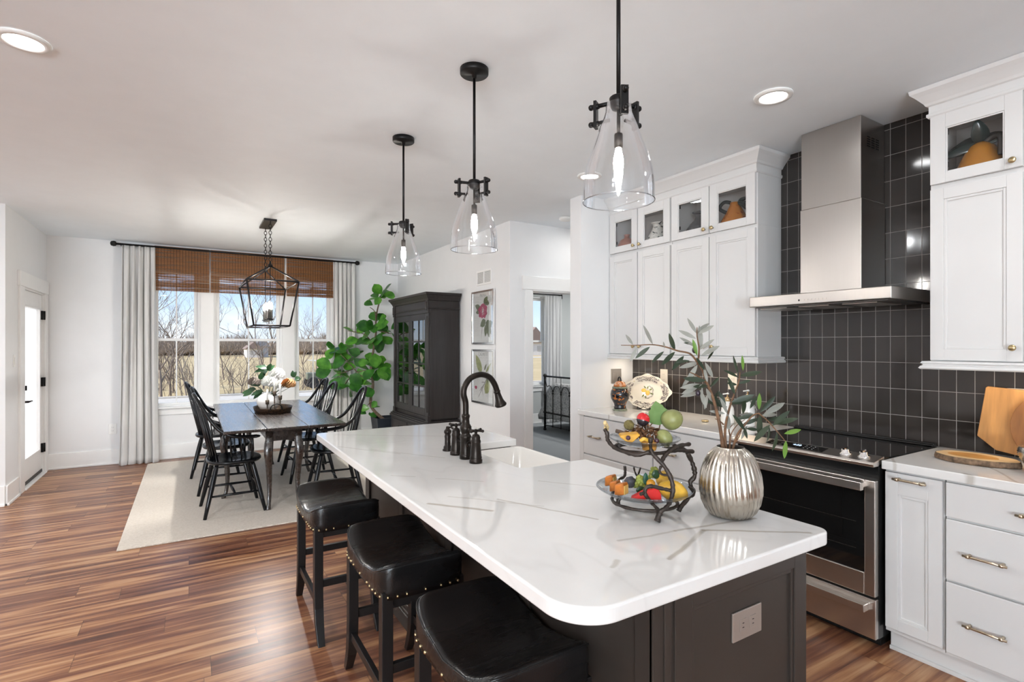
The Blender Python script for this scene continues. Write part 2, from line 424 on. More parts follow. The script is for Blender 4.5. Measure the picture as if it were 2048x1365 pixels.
def m_rug():
    g = NG('woven_rug'); co = g.coord((1, 1, 1))
    b = g.n('TexWave', wave_type='BANDS', bands_direction='Y'); b.inputs['Scale'].default_value = 30; b.inputs['Distortion'].default_value = 6; b.inputs['Detail'].default_value = 3; g.l(co, b.inputs['Vector'])
    f = g.math('ADD', g.math('MULTIPLY', b.outputs['Fac'], .35), g.math('MULTIPLY', g.noise(co, 60, 4, .7), .65))
    g.set(col=g.ramp(f, [(.25, (.54, .475, .395)), (.7, (.76, .695, .61))]), rough=.95, sheen=.1); g.bump(f, .6, .006); return g.m
M['rug'] = m_rug()

def m_bamboo():
    """woven wood shade: thin horizontal reeds with gaps of light and dark vertical cords"""
    g = NG('woven_wood_shade'); tc = g.n('TexCoord'); sp = g.n('SeparateXYZ'); g.l(tc.outputs['Object'], sp.inputs[0])
    X, Z = sp.outputs[0], sp.outputs[2]
    cv = g.n('CombineXYZ'); g.l(g.math('MULTIPLY', X, 1.2), cv.inputs[0]); g.l(g.math('MULTIPLY', Z, 150), cv.inputs[2])
    n = g.noise(cv.outputs[0], 1, 3, .7)
    c = g.ramp(n, [(.25, (.12, .045, .015)), (.5, (.32, .14, .047)), (.75, (.52, .26, .10))])
    cord = g.math('LESS_THAN', g.math('FRACT', g.math('DIVIDE', X, .033)), .16)
    c = g.mix(g.math('MULTIPLY', cord, .8), c, (.03, .012, .006))
    g.set(col=c, rough=.6)
    tr = g.n('BsdfTranslucent'); g.l(c, tr.inputs[0]); tp = g.n('BsdfTransparent')
    m1 = g.n('MixShader'); m1.inputs[0].default_value = .35; g.l(g.b.outputs[0], m1.inputs[1]); g.l(tr.outputs[0], m1.inputs[2])
    gap = g.math('MULTIPLY', g.math('GREATER_THAN', n, .53), .75)
    m2 = g.n('MixShader'); g.l(gap, m2.inputs[0]); g.l(m1.outputs[0], m2.inputs[1]); g.l(tp.outputs[0], m2.inputs[2]); g.l(m2.outputs[0], g.out.inputs[0])
    return g.m
M['bamboo'] = m_bamboo()

def m_leaf(name, c0, c1, back=None, rough=.3, tl=.25):
    g = NG(name); f = g.noise(g.coord(), 9, 3)
    c = g.ramp(f, [(.3, c0), (.7, c1)])
    if back:
        ge = g.n('NewGeometry'); c = g.mix(ge.outputs['Backfacing'], c, back)
    g.set(col=c, rough=rough, spec=.4)
    tr = g.n('BsdfTranslucent'); g.l(c, tr.inputs[0]); m1 = g.n('MixShader'); m1.inputs[0].default_value = tl
    g.l(g.b.outputs[0], m1.inputs[1]); g.l(tr.outputs[0], m1.inputs[2]); g.l(m1.outputs[0], g.out.inputs[0]); return g.m
M['fiddle'] = m_leaf('fiddle_leaf', (.035, .16, .02), (.15, .42, .05), (.18, .40, .10), .28, .3)
M['olive'] = m_leaf('olive_leaf', (.016, .030, .016), (.042, .06, .032), (.30, .31, .27), .42, .12)
M['olivegrey'] = m_leaf('olive_leaf_pale', (.22, .23, .20), (.38, .38, .34), (.10, .13, .09), .6, .2)
M['olivebright'] = m_leaf('olive_leaf_fresh', (.09, .20, .025), (.16, .30, .05), None, .4, .2)
M['darkleaf'] = m_leaf('dark_leaf', (.008, .03, .012), (.03, .085, .03), None, .35, .1)

def m_translucent(name, col, tl=.6):
    g = NG(name); g.set(col=col, rough=.4)
    tr = g.n('BsdfTranslucent'); tr.inputs[0].default_value = col + (1,); m1 = g.n('MixShader'); m1.inputs[0].default_value = tl
    g.l(g.b.outputs[0], m1.inputs[1]); g.l(tr.outputs[0], m1.inputs[2]); g.l(m1.outputs[0], g.out.inputs[0]); return g.m
M['curtain'] = m_translucent('curtain_linen', (.86, .85, .835), .3)
M['sheerc'] = m_translucent('sheer_curtain', (.92, .92, .92), .5)
M['frost'] = m_translucent('frosted_door_glass', (.93, .94, .95), .85)
# ---------------------------------------------------------------- the room
CEIL = 2.743
WX0, WY0 = -5.5, -5.0          # far corner of the living room behind the camera
KX = 3.45                      # kitchen wall
WINY = 8.05                    # window wall
DX = -1.437                    # wall with the garden door
def wall(name, ax, d0, d1, a0, a1, z0, z1, holes=(), m=None):
    """wall in plane ax with rectangular openings (a0, a1, z0, z1)"""
    A = sorted({a0, a1, *[h[0] for h in holes], *[h[1] for h in holes]}); Z = sorted({z0, z1, *[h[2] for h in holes], *[h[3] for h in holes]})
    mb = MB()
    for i in range(len(A) - 1):
        j = 0
        while j < len(Z) - 1:
            am = (A[i] + A[i+1]) / 2
            solid = lambda k: not any(h[0] < am < h[1] and h[2] < (Z[k] + Z[k+1]) / 2 < h[3] for h in holes)
            if not solid(j): j += 1; continue
            k = j
            while k + 1 < len(Z) - 1 and solid(k + 1): k += 1
            if ax == 'x': mb.box(d0, A[i], Z[j], d1, A[i+1], Z[k+1])
            else: mb.box(A[i], d0, Z[j], A[i+1], d1, Z[k+1])
            j = k + 1
    return struct(mb, name, m or M['wall'])
b = MB().box(WX0 - .15, WY0 - .15, -.12, 9.2, 8.3, 0)
struct(b, 'floor', M['floor'])
struct(MB().box(WX0 - .15, WY0 - .15, CEIL, DX - .16, 6.62, CEIL + .15).box(DX - .16, WY0 - .15, CEIL, 9.2, 8.3, CEIL + .15), 'ceiling', M['ceil'])
WIN = [(-.43, .107, .655, 2.46), (.256, 1.107, .655, 2.46), (1.263, 1.80, .655, 2.46)]
wall('wall_window', 'y', WINY, WINY + .16, DX - .15, 2.80, 0, CEIL, WIN)
wall('wall_door', 'x', DX - .16, DX, 6.46, WINY, 0, CEIL, [(7.03, 7.93, 0, 2.045)])
wall('wall_return', 'y', 6.46, 6.60, WX0, DX - .16, 0, CEIL)
wall('wall_left', 'x', WX0 - .15, WX0, WY0, 6.46, 0, CEIL)
wall('wall_rear', 'y', WY0 - .15, WY0, WX0, KX, 0, CEIL)
wall('wall_picture', 'x', 2.80, 2.92, 4.62, WINY + .16, 0, CEIL)
wall('wall_hall', 'y', 4.62, 4.74, 2.92, 6.0, 0, CEIL, [(3.06, 3.86, 0, 2.045)])
wall('wall_hall_end', 'x', 4.7, 4.82, 3.665, 4.62, 0, CEIL)
wall('wall_stub', 'y', 3.515, 3.665, 2.84, 4.7, 0, CEIL)
wall('wall_kitchen', 'x', KX, KX + .15, WY0, 3.515, 0, CEIL)
# bedroom beyond the hall
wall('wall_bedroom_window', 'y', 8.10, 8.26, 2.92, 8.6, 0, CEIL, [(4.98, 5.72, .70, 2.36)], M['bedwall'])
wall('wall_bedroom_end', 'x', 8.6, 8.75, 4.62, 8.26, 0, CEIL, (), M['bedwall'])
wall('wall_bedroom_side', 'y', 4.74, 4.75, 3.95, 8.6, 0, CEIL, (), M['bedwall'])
struct(MB().box(2.93, 4.76, 0, 8.6, 8.1, .012), 'floor_carpet', M['carpet'])
# glazed wall tile
struct(MB().box(KX - .01, -1.2, .914, KX, 3.515, CEIL), 'wall_tile', M['tile'])

def baseboard(name, ax, d, out, a0, a1):
    mb = MB()
    lo, hi = (d, d + out) if out > 0 else (d + out, d)
    ql, qh = (d, d + out * 1.7) if out > 0 else (d + out * 1.7, d)
    if ax == 'x': mb.box(lo, a0, 0, hi, a1, .185); mb.box(ql, a0, 0, qh, a1, .022)
    else: mb.box(a0, lo, 0, a1, hi, .185); mb.box(a0, ql, 0, a1, qh, .022)
    struct(mb, name, M['trim'], bev=.004)
baseboard('baseboard_window', 'y', WINY, -.016, DX, 2.80)
baseboard('baseboard_door', 'x', DX, .016, 6.46, 6.84)
baseboard('baseboard_return', 'y', 6.46, -.016, WX0, DX)
baseboard('baseboard_picture', 'x', 2.80, -.016, 4.62, WINY - .03)
baseboard('baseboard_hall', 'y', 4.62, -.016, 2.80, 2.94)
baseboard('baseboard_stub', 'x', 2.84, -.014, 3.515, 3.665)
baseboard('baseboard_bedroom', 'y', 8.10, -.016, 2.95, 8.6)

# --- windows: frame, two sashes, grilles, glass
def window(name, x0, x1, z0, z1, y, zm, side=.073, muntin=True, bottom=.03):
    f = MB().frame('y', y + .015, y + .12, x0, x1, z0, z1, .03)
    w = struct(f, name, M['trim'], bev=.003)
    s = side - .03
    lo = MB().frame('y', y + .045, y + .075, x0 + .03, x1 - .03, z0 + .03, zm + .018, s, bottom, .035)
    struct(lo, 'lower_sash', M['trim'], w, bev=.003)
    up = MB().frame('y', y + .080, y + .11, x0 + .03, x1 - .03, zm - .018, z1 - .03, s, .035, .04)
    struct(up, 'upper_sash', M['trim'], w, bev=.003)
    if muntin:
        xm = (x0 + x1) / 2
        struct(MB().box(xm - .008, y + .052, z0 + .05, xm + .008, y + .068, zm), 'grille_bar', M['trim'], w)
        struct(MB().box(xm - .008, y + .087, zm, xm + .008, y + .103, z1 - .06), 'grille_bar', M['trim'], w)
    struct(MB().box(x0 + .05, y + .058, z0 + .04, x1 - .05, y + .062, zm), 'glass_pane', M['pane'], w)
    struct(MB().box(x0 + .05, y + .093, zm, x1 - .05, y + .097, z1 - .05), 'glass_pane', M['pane'], w)
    return w
for i, (x0, x1, z0, z1) in enumerate(WIN): window('window_%d' % (i + 1), x0, x1, z0, z1, WINY, 1.53)
window('window_4', 4.98, 5.72, .70, 2.36, 8.10, 1.53, muntin=False)
# casing, stool and apron of the triple window
mb = MB()
for x0, x1 in ((-.53, -.43), (.107, .256), (1.107, 1.263), (1.80, 1.90)): mb.box(x0, WINY - .02, .66, x1, WINY, 2.46)
mb.box(-.53, WINY - .02, 2.46, 1.90, WINY, 2.60)
for x0, x1 in ((-.43, .107), (.256, 1.107), (1.263, 1.80)):
    for xa in (x0, x1 - .012): mb.box(xa, WINY - .012, .66, xa + .012, WINY + .03, 2.46)
struct(mb, 'trim_1', M['trim'], bev=.003)
mb = MB().box(-.57, WINY - .06, .648, 1.94, WINY + .05, .672); mb.box(-.53, WINY - .018, .565, 1.90, WINY, .648)
struct(mb, 'trim_2', M['trim'], bev=.004)
mb = MB().box(4.86, 8.08, .60, 5.84, 8.10, .70); mb.box(4.84, 8.05, .68, 5.86, 8.14, .70)
mb.box(4.88, 8.082, .70, 4.98, 8.10, 2.48); mb.box(5.72, 8.082, .70, 5.82, 8.10, 2.48); mb.box(4.86, 8.08, 2.36, 5.84, 8.10, 2.5)
struct(mb, 'trim_3', M['trim'], bev=.003)

# --- garden door in the left wall
mb = MB().box(DX, 6.865, 0, DX + .02, 7.03, 2.045); mb.box(DX, 7.93, 0, DX + .02, 8.03, 2.045)
mb.box(DX, 6.835, 2.045, DX + .026, 8.035, 2.19); mb.box(DX - .16, 7.02, 0, DX, 7.035, 2.045); mb.box(DX - .16, 7.925, 0, DX, 7.935, 2.045)
mb.box(DX - .16, 7.035, 2.03, DX, 7.925, 2.045); mb.box(DX - .16, 7.03, 0, DX + .03, 7.93, .012)
struct(mb, 'trim_4', M['trim'], bev=.003)
d = struct(MB().frame('x', DX - .065, DX - .02, 7.04, 7.92, .018, 2.028, .13, .27, .17), 'door_1', M['trim'], bev=.003)
struct(MB().frame('x', DX - .022, DX - .008, 7.15, 7.81, .27, 1.875, .02), 'glass_bead', M['trim'], d, bev=.003)
struct(MB().box(DX - .05, 7.165, .285, DX - .04, 7.795, 1.86), 'glass_pane', M['frost'], d)
for z in (.29, 1.04, 1.80):
    h = MB().tube([(DX + .004, 7.925, z - .05), (DX + .004, 7.925, z + .05)], .010, 10); h.box(DX - .02, 7.885, z - .05, DX + .002, 7.928, z + .05)
    struct(h, 'hinge', M['black'], d)
h = MB().box(DX - .02, 7.062, .85, DX - .008, 7.118, .92); h.tube([(DX - .01, 7.09, .885), (DX + .035, 7.09, .885)], .012, 10); h.tube([(DX + .035, 7.075, .885), (DX + .035, 7.21, .883)], .0095, 8)
struct(h, 'door_handle', M['black'], d)
h = MB().box(DX - .02, 7.06, .99, DX + .002, 7.12, 1.06); h.box(DX + .002, 7.082, 1.0, DX + .022, 7.098, 1.05)
struct(h, 'deadbolt', M['black'], d, bev=.003)
struct(MB().box(DX - .019, 7.05, .018, DX - .012, 7.91, .05), 'door_sweep', M['black'], d)

# --- casing of the bedroom doorway
mb = MB().box(2.975, 4.60, 0, 3.06, 4.62, 2.045); mb.box(3.86, 4.60, 0, 3.95, 4.62, 2.045); mb.box(2.945, 4.592, 2.045, 3.98, 4.62, 2.185)
mb.box(3.055, 4.60, 0, 3.075, 4.76, 2.045); mb.box(3.845, 4.60, 0, 3.865, 4.76, 2.045); mb.box(3.06, 4.60, 2.03, 3.86, 4.76, 2.05)
struct(mb, 'trim_5', M['trim'], bev=.003)

# --- small fittings on walls and ceiling
def plate(name, ax, d, out, a, z, w, h, m, label, cat, kind='outlet', group=None):
    mb = MB(); lo, hi = sorted((d, d + out * .006))
    bx = (lambda mb, p, q, a0, z0, a1, z1: mb.box(min(p,q), a0, z0, max(p,q), a1, z1)) if ax == 'x' else (lambda mb, p, q, a0, z0, a1, z1: mb.box(a0, min(p,q), z0, a1, max(p,q), z1))
    bx(mb, lo, hi, a - w/2, z - h/2, a + w/2, z + h/2)
    cx = (d + out * .003, a, z - h/2) if ax == 'x' else (a, d + out * .003, z - h/2)
    t = thing(name, label, cat, cx, group=group)
    part(mb, 'cover_plate', m, t, bev=.002)
    f = d + out * .006
    if kind == 'outlet':
        for s in (-1, 1):
            r = MB()
            if w > h: bx(r, f, f + out * .002, a + s*w*.17 - .014, z - .017, a + s*w*.17 + .014, z + .017)
            else: bx(r, f, f + out * .002, a - .016, z + s*h*.17 - .013, a + .016, z + s*h*.17 + .013)
            o = part(r, 'receptacle', m, t, bev=.001)
            sl = MB(); ca, cz = (a + s*w*.17, z) if w > h else (a, z + s*h*.17)
            for q in (-.006, .006):
                if w > h: bx(sl, f + out*.002, f + out*.0025, ca - .004, cz + q - .001, ca + .003, cz + q + .001)
                else: bx(sl, f + out*.002, f + out*.0025, ca + q - .001, cz - .004, ca + q + .001, cz + .003)
            part(sl, 'slots', M['black'], o)
    else:
        n = 2 if w > .1 else 1
        for k in range(n):
            r = MB(); c = a + (k - (n - 1) / 2) * .046
            bx(r, f, f + out * .004, c - .016, z - .033, c + .016, z + .033); part(r, 'rocker', m, t, bev=.002)
    return t
plate('wall_switch', 'x', DX, 1, 6.735, 1.31, .075, .12, M['white'], 'white light switch on the wall beside the garden door', 'switch', 'switch')
plate('wall_outlet', 'y', WINY, -1, -.82, .43, .08, .125, M['white'], 'white outlet low on the window wall left of the curtain', 'outlet')
plate('wall_switch', 'y', 3.515, -1, 3.237, 1.185, .12, .13, M['nickelplate'], 'nickel double switch plate on the end wall behind the painted jar', 'switch', 'switch')
plate('wall_outlet', 'x', KX - .01, -1, 3.14, 1.19, .08, .13, M['almond'], 'pale outlet on the dark tile behind the lemon platter', 'outlet')
plate('wall_outlet', 'x', KX - .01, -1, 2.475, 1.19, .075, .12, M['almond'], 'pale outlet on the dark tile above the soap bottles', 'outlet')
plate('wall_outlet', 'x', KX - .01, -1, .90, 1.19, .075, .12, M['nickelplate'], 'pale outlet on the dark tile behind the cutting boards', 'outlet')
# return-air grille
t = thing('air_vent', 'white return air grille high on the wall above the botanical prints', 'vent', (2.797, 5.17, 2.14))
part(MB().frame('x', 2.80, 2.788, 4.995, 5.345, 2.135, 2.30, .02).box(2.788, 5.16, 2.15, 2.80, 5.18, 2.285), 'vent_frame', M['trim'], t, bev=.002)
sl = MB()
for k in range(14): sl.box(2.791, 5.01, 2.155 + k * .0095, 2.797, 5.33, 2.159 + k * .0095)
part(sl, 'louvres', M['trim'], t); part(MB().box(2.7975, 5.0, 2.14, 2.7995, 5.34, 2.295), 'vent_backing', mat('vent_grey', (.35, .35, .35), .7), t)

def downlight(x, y, label, e):
    t = thing('recessed_light', label, 'ceiling light', (x, y, CEIL - .012), group='recessed ceiling lights')
    part(MB().lathe([(.092, CEIL - .001), (.090, CEIL - .010), (.068, CEIL - .012), (.064, CEIL - .004)], (x, y), 32, cap=False), 'trim_ring', M['white'], t)
    part(MB().lathe([(.001, CEIL - .0045), (.066, CEIL - .004)], (x, y), 32, cap=False), 'lens', M['led'], t)
    lamp('recessed_and_fill_beam', 'AREA', (x, y, CEIL - .02), e, (.97, .985, 1), shape='DISK', size=.13)
for x, y, lb, e in ((-.60, 2.95, 'lit recessed ceiling light at the upper left over the open floor', 16),
                 (2.55, 1.60, 'lit recessed ceiling light in front of the range hood', .8),
                 (2.57, 3.08, 'lit recessed ceiling light seen through the nearest glass pendant', 1.2)): downlight(x, y, lb, e)
for x, y, e in ((-.6, .2, 16), (2.55, .1, 8), (-3.2, 2.95, 22), (-3.2, -.3, 14), (-3.2, 5.2, 34)): lamp('recessed_and_fill_beam', 'AREA', (x, y, CEIL - .02), e, (.96, .98, 1), shape='DISK', size=.13)  # unseen ceiling lamps added as room fill, no fixtures built
t = single(MB().lathe([(.062, CEIL - .001), (.064, CEIL - .02), (.055, CEIL - .032), (.02, CEIL - .036), (.001, CEIL - .036)], (3.205, 4.213), 28), 'smoke_detector', M['white'], 'round white smoke detector on the hall ceiling', 'smoke detector')
lamp('hall_light_beam', 'AREA', (3.7, 4.15, CEIL - .02), 4, (1, .98, .955), shape='DISK', size=.13)
lamp('bedroom_fill', 'AREA', (6.0, 6.4, CEIL - .02), 45, (1, .99, .97), shape='DISK', size=.3)  # added lamp to brighten the bedroom, no fixture behind it
# ---------------------------------------------------------------- kitchen wall
FX = 3.155                       # face of the wall cabinet doors
def shaker(mb, ax_x, y0, y1, z0, z1, st=.055, th=.02, bead=True, top=None):
    top = top or st
    """door facing -x at ax_x, with a recessed panel and a bead"""
    mb.frame('x', ax_x, ax_x + th, y0, y1, z0, z1, st, st, top)
    mb.box(ax_x + .010, y0 + st, z0 + st, ax_x + th, y1 - st, z1 - top)
    if bead: mb.frame('x', ax_x + .004, ax_x + .012, y0 + st, y1 - st, z0 + st, z1 - top, .012)
    return mb
def knob(x, y, z):
    mb = MB(); prof = [(.005, 0), (.006, .012), (.012, .016), (.0145, .022), (.012, .028), (.001, .029)]
    mb.lathe(prof, (0, 0), 18); mb.xf(Matrix.Translation((x, y, z)) @ Matrix.Rotation(-pi / 2, 4, 'Y')); return mb
def wall_unit(y0, y1, label, doors):
    t = thing('wall_cabinet', label, 'cabinet', (3.30, (y0 + y1) / 2, 1.375), group='white wall cabinets')
    c = MB(); X0, X1 = FX + .022, KX - .011; th = .018
    c.box(X0, y0, 1.376, X1, y1, 2.262)                         # closed lower box
    c.box(X0, y0, 2.262, X1, y0 + th, 2.61); c.box(X0, y1 - th, 2.262, X1, y1, 2.61); c.box(X0, y0 + th, 2.59, X1, y1 - th, 2.61)
    part(c, 'carcass', M['cab'], t, bev=.001)
    part(MB().box(X1 - .012, y0 + th, 2.263, X1 - .002, y1 - th, 2.589).box(X0 + .01, y0 + th, 2.2622, X1, y1 - th, 2.2645).box(X0 + .01, y0 + th, 2.263, X1 - .01, y0 + th + .004, 2.589).box(X0 + .01, y1 - th - .004, 2.263, X1 - .01, y1 - th, 2.589), 'shelf_lining', M['cabin'], t)
    n = len(doors)
    for (a, b_, kside) in doors:
        d = part(shaker(MB(), FX, a, b_, 1.388, 2.236), 'door', M['cab'], t, bev=.0015)
        ky = a + .03 if kside < 0 else b_ - .03
        part(knob(FX, ky, 1.45), 'knob', M['brass'], d)
        g = MB().frame('x', FX, FX + .02, a, b_, 2.262, 2.60, .062, .048, .068); g.frame('x', FX + .004, FX + .012, a + .062, b_ - .062, 2.31, 2.532, .007)
        d2 = part(g, 'glass_door', M['cab'], t, bev=.0015)
        part(MB().box(FX + .012, a + .06, 2.305, FX + .015, b_ - .06, 2.537), 'pane', M['cabglass'], d2)
        part(knob(FX, ky, 2.292), 'knob', M['brass'], d2)
        h = MB(); hy = b_ - .066 if kside < 0 else a + .062
        for hz in (2.34, 2.50): h.box(FX + .02, hy, hz, FX + .03, hy + .004, hz + .025)
        part(h, 'hinge', M['black'], d2)
    return t
wall_unit(2.82, 3.51, 'white wall cabinet pair nearest the hall with terracotta and marbled pots behind glass', [(2.826, 3.165, 1), (3.175, 3.505, -1)])
wall_unit(2.10, 2.815, 'white wall cabinet pair left of the range hood with grey and orange pots behind glass', [(2.107, 2.46, 1), (2.468, 2.81, -1)])
wall_unit(.80, 1.155, 'white wall cabinet right of the range hood with the gourd jug behind glass', [(.807, 1.15, -1)])
wall_unit(.10, .795, 'white wall cabinet at the right edge of the photo', [(.105, .445, 1), (.452, .79, -1)])
def profile_run(name, prof, path, m, label, cat):
    """moulding: outward offset/height profile swept round a plan path of (point, outward mitre vector)"""
    mb = MB(); rings = [[(p[0] + o * n[0], p[1] + o * n[1], z) for o, z in prof] for p, n in path]
    mb.loft(rings, False, True); return single(mb, name, m, label, cat)
crown = [(-.02, 2.598), (.004, 2.598), (.010, 2.606), (.010, 2.618), (.002, 2.622), (.002, 2.655), (.012, 2.66), (.018, 2.672), (.045, 2.705), (.062, 2.722), (.066, 2.741), (-.02, 2.741)]
profile_run('crown_moulding', crown, [((KX - .012, 2.10), (0, -1)), ((FX + .005, 2.10), (-1, -1)), ((FX + .005, 3.513), (-1, 0))], M['cab'], 'white crown moulding over the wall cabinets left of the hood', 'moulding')
profile_run('crown_moulding', crown, [((KX - .012, 1.155), (0, 1)), ((FX + .005, 1.155), (-1, 1)), ((FX + .005, .10), (-1, 0))], M['cab'], 'white crown moulding over the wall cabinets right of the hood', 'moulding')
rail = [(-.02, 1.342), (.030, 1.342), (.036, 1.348), (.030, 1.358), (.022, 1.362), (.022, 1.368), (.030, 1.372), (.024, 1.382), (-.02, 1.384)]
profile_run('light_rail', rail, [((KX - .012, 2.10), (0, -1)), ((FX + .01, 2.10), (-1, -1)), ((FX + .01, 3.513), (-1, 0))], M['cab'], 'white light rail under the wall cabinets left of the hood', 'moulding')
profile_run('light_rail', rail, [((KX - .012, 1.155), (0, 1)), ((FX + .01, 1.155), (-1, 1)), ((FX + .01, .10), (-1, 0))], M['cab'], 'white light rail under the wall cabinets right of the hood', 'moulding')
for (ya, yb, lb, e) in ((2.25, 3.42, 'slim warm light strip under the cabinets left of the hood', 2.6), (.2, 1.05, 'slim warm light strip under the cabinets right of the hood', 1.0)):
    single(MB().box(3.28, ya, 1.362, 3.31, yb, 1.3755), 'under_cabinet_light', M['strip'], lb, 'light')
    lamp('under_cabinet_beam', 'AREA', (3.295, (ya + yb) / 2, 1.36), e, (1, .84, .66), shape='RECTANGLE', size=.03, size_y=yb - ya)

# --- base cabinets
BX = 2.80 + .02
def bar_pull(y0, y1, z, x=BX):
    mb = MB().tube([(x - .03, y0, z), (x - .03, y1, z)], .0055, 10)
    for y in (y0 + .018, y1 - .018): mb.tube([(x, y, z), (x - .03, y, z)], .0065, 10); mb.tube([(x - .03, y - .006, z), (x - .03, y + .006, z)], .0085, 10)
    return mb
def base_box(t, y0, y1):
    part(MB().box(BX + .021, y0, .10, KX - .011, y1, .874).box(2.90, y0, 0, KX - .011, y1, .10), 'carcass', M['cab'], t, bev=.001)
def drawer_unit(y0, y1, label, zs, pulls):
    t = thing('drawer_cabinet', label, 'cabinet', (3.12, (y0 + y1) / 2, 0), group='white base cabinets'); base_box(t, y0, y1)
    for (z0, z1), ps in zip(zs, pulls):
        d = part(MB().box(BX, y0 + .004, z0, BX + .02, y1 - .004, z1), 'drawer_front', M['cab'], t, bev=.003)
        zz = (z0 + z1) / 2
        for p in ps: part(bar_pull(p - .072, p + .072, zz), 'handle', M['steelh'], d)
    return t
drawer_unit(2.685, 3.46, 'white drawer cabinet below the painted jar and lemon platter', [(.558, .862), (.34, .548), (.118, .33)], [(3.30, 2.85)] * 3)
drawer_unit(1.992, 2.68, 'white drawer cabinet left of the range, behind the silver vase', [(.558, .862), (.34, .548), (.118, .33)], [(2.525, 2.14)] * 3)
drawer_unit(.36, .975, 'white three drawer cabinet at the right edge of the photo', [(.712, .862), (.437, .702), (.118, .427)], [(.665,), (.832, .50), (.832, .50)])
single(MB().box(BX + .004, 3.461, 0, KX - .02, 3.514, .873), 'filler_panel', M['cab'], 'narrow white filler panel between the drawers and the end wall', 'panel')
t = thing('pullout_cabinet', 'narrow white pull-out cabinet right of the range', 'cabinet', (3.12, 1.095, 0), group='white base cabinets'); base_box(t, .98, 1.212)
d = part(shaker(MB(), BX, .984, 1.206, .125, .862, .052, top=.10), 'door', M['cab'], t, bev=.0015)
part(bar_pull(1.033, 1.165, .838), 'handle', M['steelh'], d)
single(MB().box(2.885, .36, 0, 2.90, 1.21, .10).box(2.872, .36, 0, 2.885, 1.21, .018), 'toe_kick', M['cab'], 'white toe kick below the cabinets right of the range', 'toe kick', bev=.002)
# --- worktops along the wall
qw = m_quartz('quartz_wall_run', [(-.28, -.62, .32, -.35, .010, .35), (-.3, -.05, .1, .2, .008, .35), (-.33, .37, .0, .52, .010, .3), (-.33, .08, -.30, .12, .014, .4)])
single(MB().box(2.80, 1.990, .874, KX - .011, 3.514, .914), 'worktop', qw, 'white veined worktop left of the range under the painted jar', 'worktop', bev=.004, seg=3)
single(MB().box(2.80, .36, .874, KX - .011, 1.214, .914), 'worktop', qw, 'white veined worktop right of the range under the wood slice', 'worktop', bev=.004, seg=3)

# --- range
Y0, Y1 = 1.222, 1.984
t = thing('range', 'stainless slide-in range with black glass cooktop and oven window', 'range', (3.1, 1.603, 0))
part(MB().box(2.80, Y0 + .004, .055, 3.42, Y1 - .004, .903).box(2.86, Y0 + .02, .0, 3.40, Y1 - .02, .055), 'body', M['blackenamel'], t)
part(MB().box(2.838, Y0, .903, 3.40, Y1, .917), 'cooktop', M['blackglass'], t, bev=.003)
part(MB().box(3.40, Y0, .90, 3.438, Y1, .934).box(3.385, Y0, .917, 3.40, Y1, .926), 'rear_trim', M['blackenamel'], t, bev=.004)
cp = MB().prism([(2.845, .926), (2.745, .908), (2.738, .898), (2.742, .885), (2.79, .885), (2.845, .905)], lambda p: (p[0], Y0 - .002, p[1]), lambda p: (p[0], Y1 + .002, p[1]))
cpo = part(cp, 'control_panel', M['steel'], t, bev=.002)
def onpanel(u, y, h=0): return (2.845 - u * .1 - h * .177, y, .926 - u * .018 + h * .984)
dsp = MB(); a = [onpanel(.15, 1.78, .001), onpanel(.15, 1.47, .001), onpanel(.82, 1.47, .001), onpanel(.82, 1.78, .001)]
dsp.add(a, [(0, 1, 2, 3)]); dso = part(dsp, 'touch_panel', M['blackglass'], cpo, solid=.001)
for k in range(9):
    i, j = k % 3, k // 3
    p = [onpanel(.3 + .18 * i + dx, 1.53 + .022 * j + dy, .0018) for dx, dy in ((-.02, .003), (-.02, -.003), (.02, -.003), (.02, .003))]
    part(MB().add(p, [(0, 1, 2, 3)]), 'touch_key', M['white'], dso)
for nm, yy, uu in (('touch_legend', 1.70, .45), ('touch_legend', 1.745, .45), ('touch_legend', 1.70, .7), ('touch_legend', 1.745, .7)):
    part(MB().add([onpanel(uu + dx, yy + dy, .0018) for dx, dy in ((-.02, .009), (-.02, -.009), (.02, -.009), (.02, .009))], [(0, 1, 2, 3)]), nm, M['nickelplate'], dso)
def text(body, size, loc, rot, m, name, parent=None, ext=.0004, align='CENTER'):
    c = bpy.data.curves.new(name, 'FONT'); c.body = body; c.size = size; c.align_x = align; c.align_y = 'CENTER'; c.extrude = ext; c.materials.append(m)
    o = bpy.data.objects.new(name, c); C.objects.link(o)
    if parent: o.parent = parent; loc = Vector(loc) - ORG[parent.name]
    
    dg = bpy.context.evaluated_depsgraph_get(); me = bpy.data.meshes.new_from_object(o.evaluated_get(dg)); bpy.data.objects.remove(o)
    o = bpy.data.objects.new(name, me); C.objects.link(o)
    if parent: o.parent = parent
    o.location = loc; o.rotation_euler = rot; return o
text('4:58', .026, onpanel(.4, 1.622, .0022), (radians(10), 0, -pi / 2), M['display'], 'clock_digits', dso)
for y in (1.37, 1.287):
    k = MB().lathe([(.026, 0), (.027, .004), (.022, .008), (.018, .010), (.017, .026), (.015, .028), (.001, .028)], (0, 0), 24); k.box(-.016, -.005, .02, .016, .005, .036)
    k.xf(Matrix.Translation(onpanel(.5, y)) @ Matrix.Rotation(radians(-10), 4, 'Y'))
    part(k, 'knob', M['chrome'], t)
od = part(MB().frame('x', 2.765, 2.80, Y0 + .003, Y1 - .003, .262, .815, .047, .105, .04), 'oven_door', M['steel'], t, bev=.003)
part(MB().box(2.772, Y0 + .045, .36, 2.80, Y1 - .045, .78), 'oven_window', M['blackglass'], od)
rk = MB()
for z in (.47, .60): rk.box(2.7705, Y0 + .09, z, 2.7718, Y1 - .09, z + .0025)
part(rk, 'rack', mat('rack_dull', (.035, .03, .025), .4, .5), od)
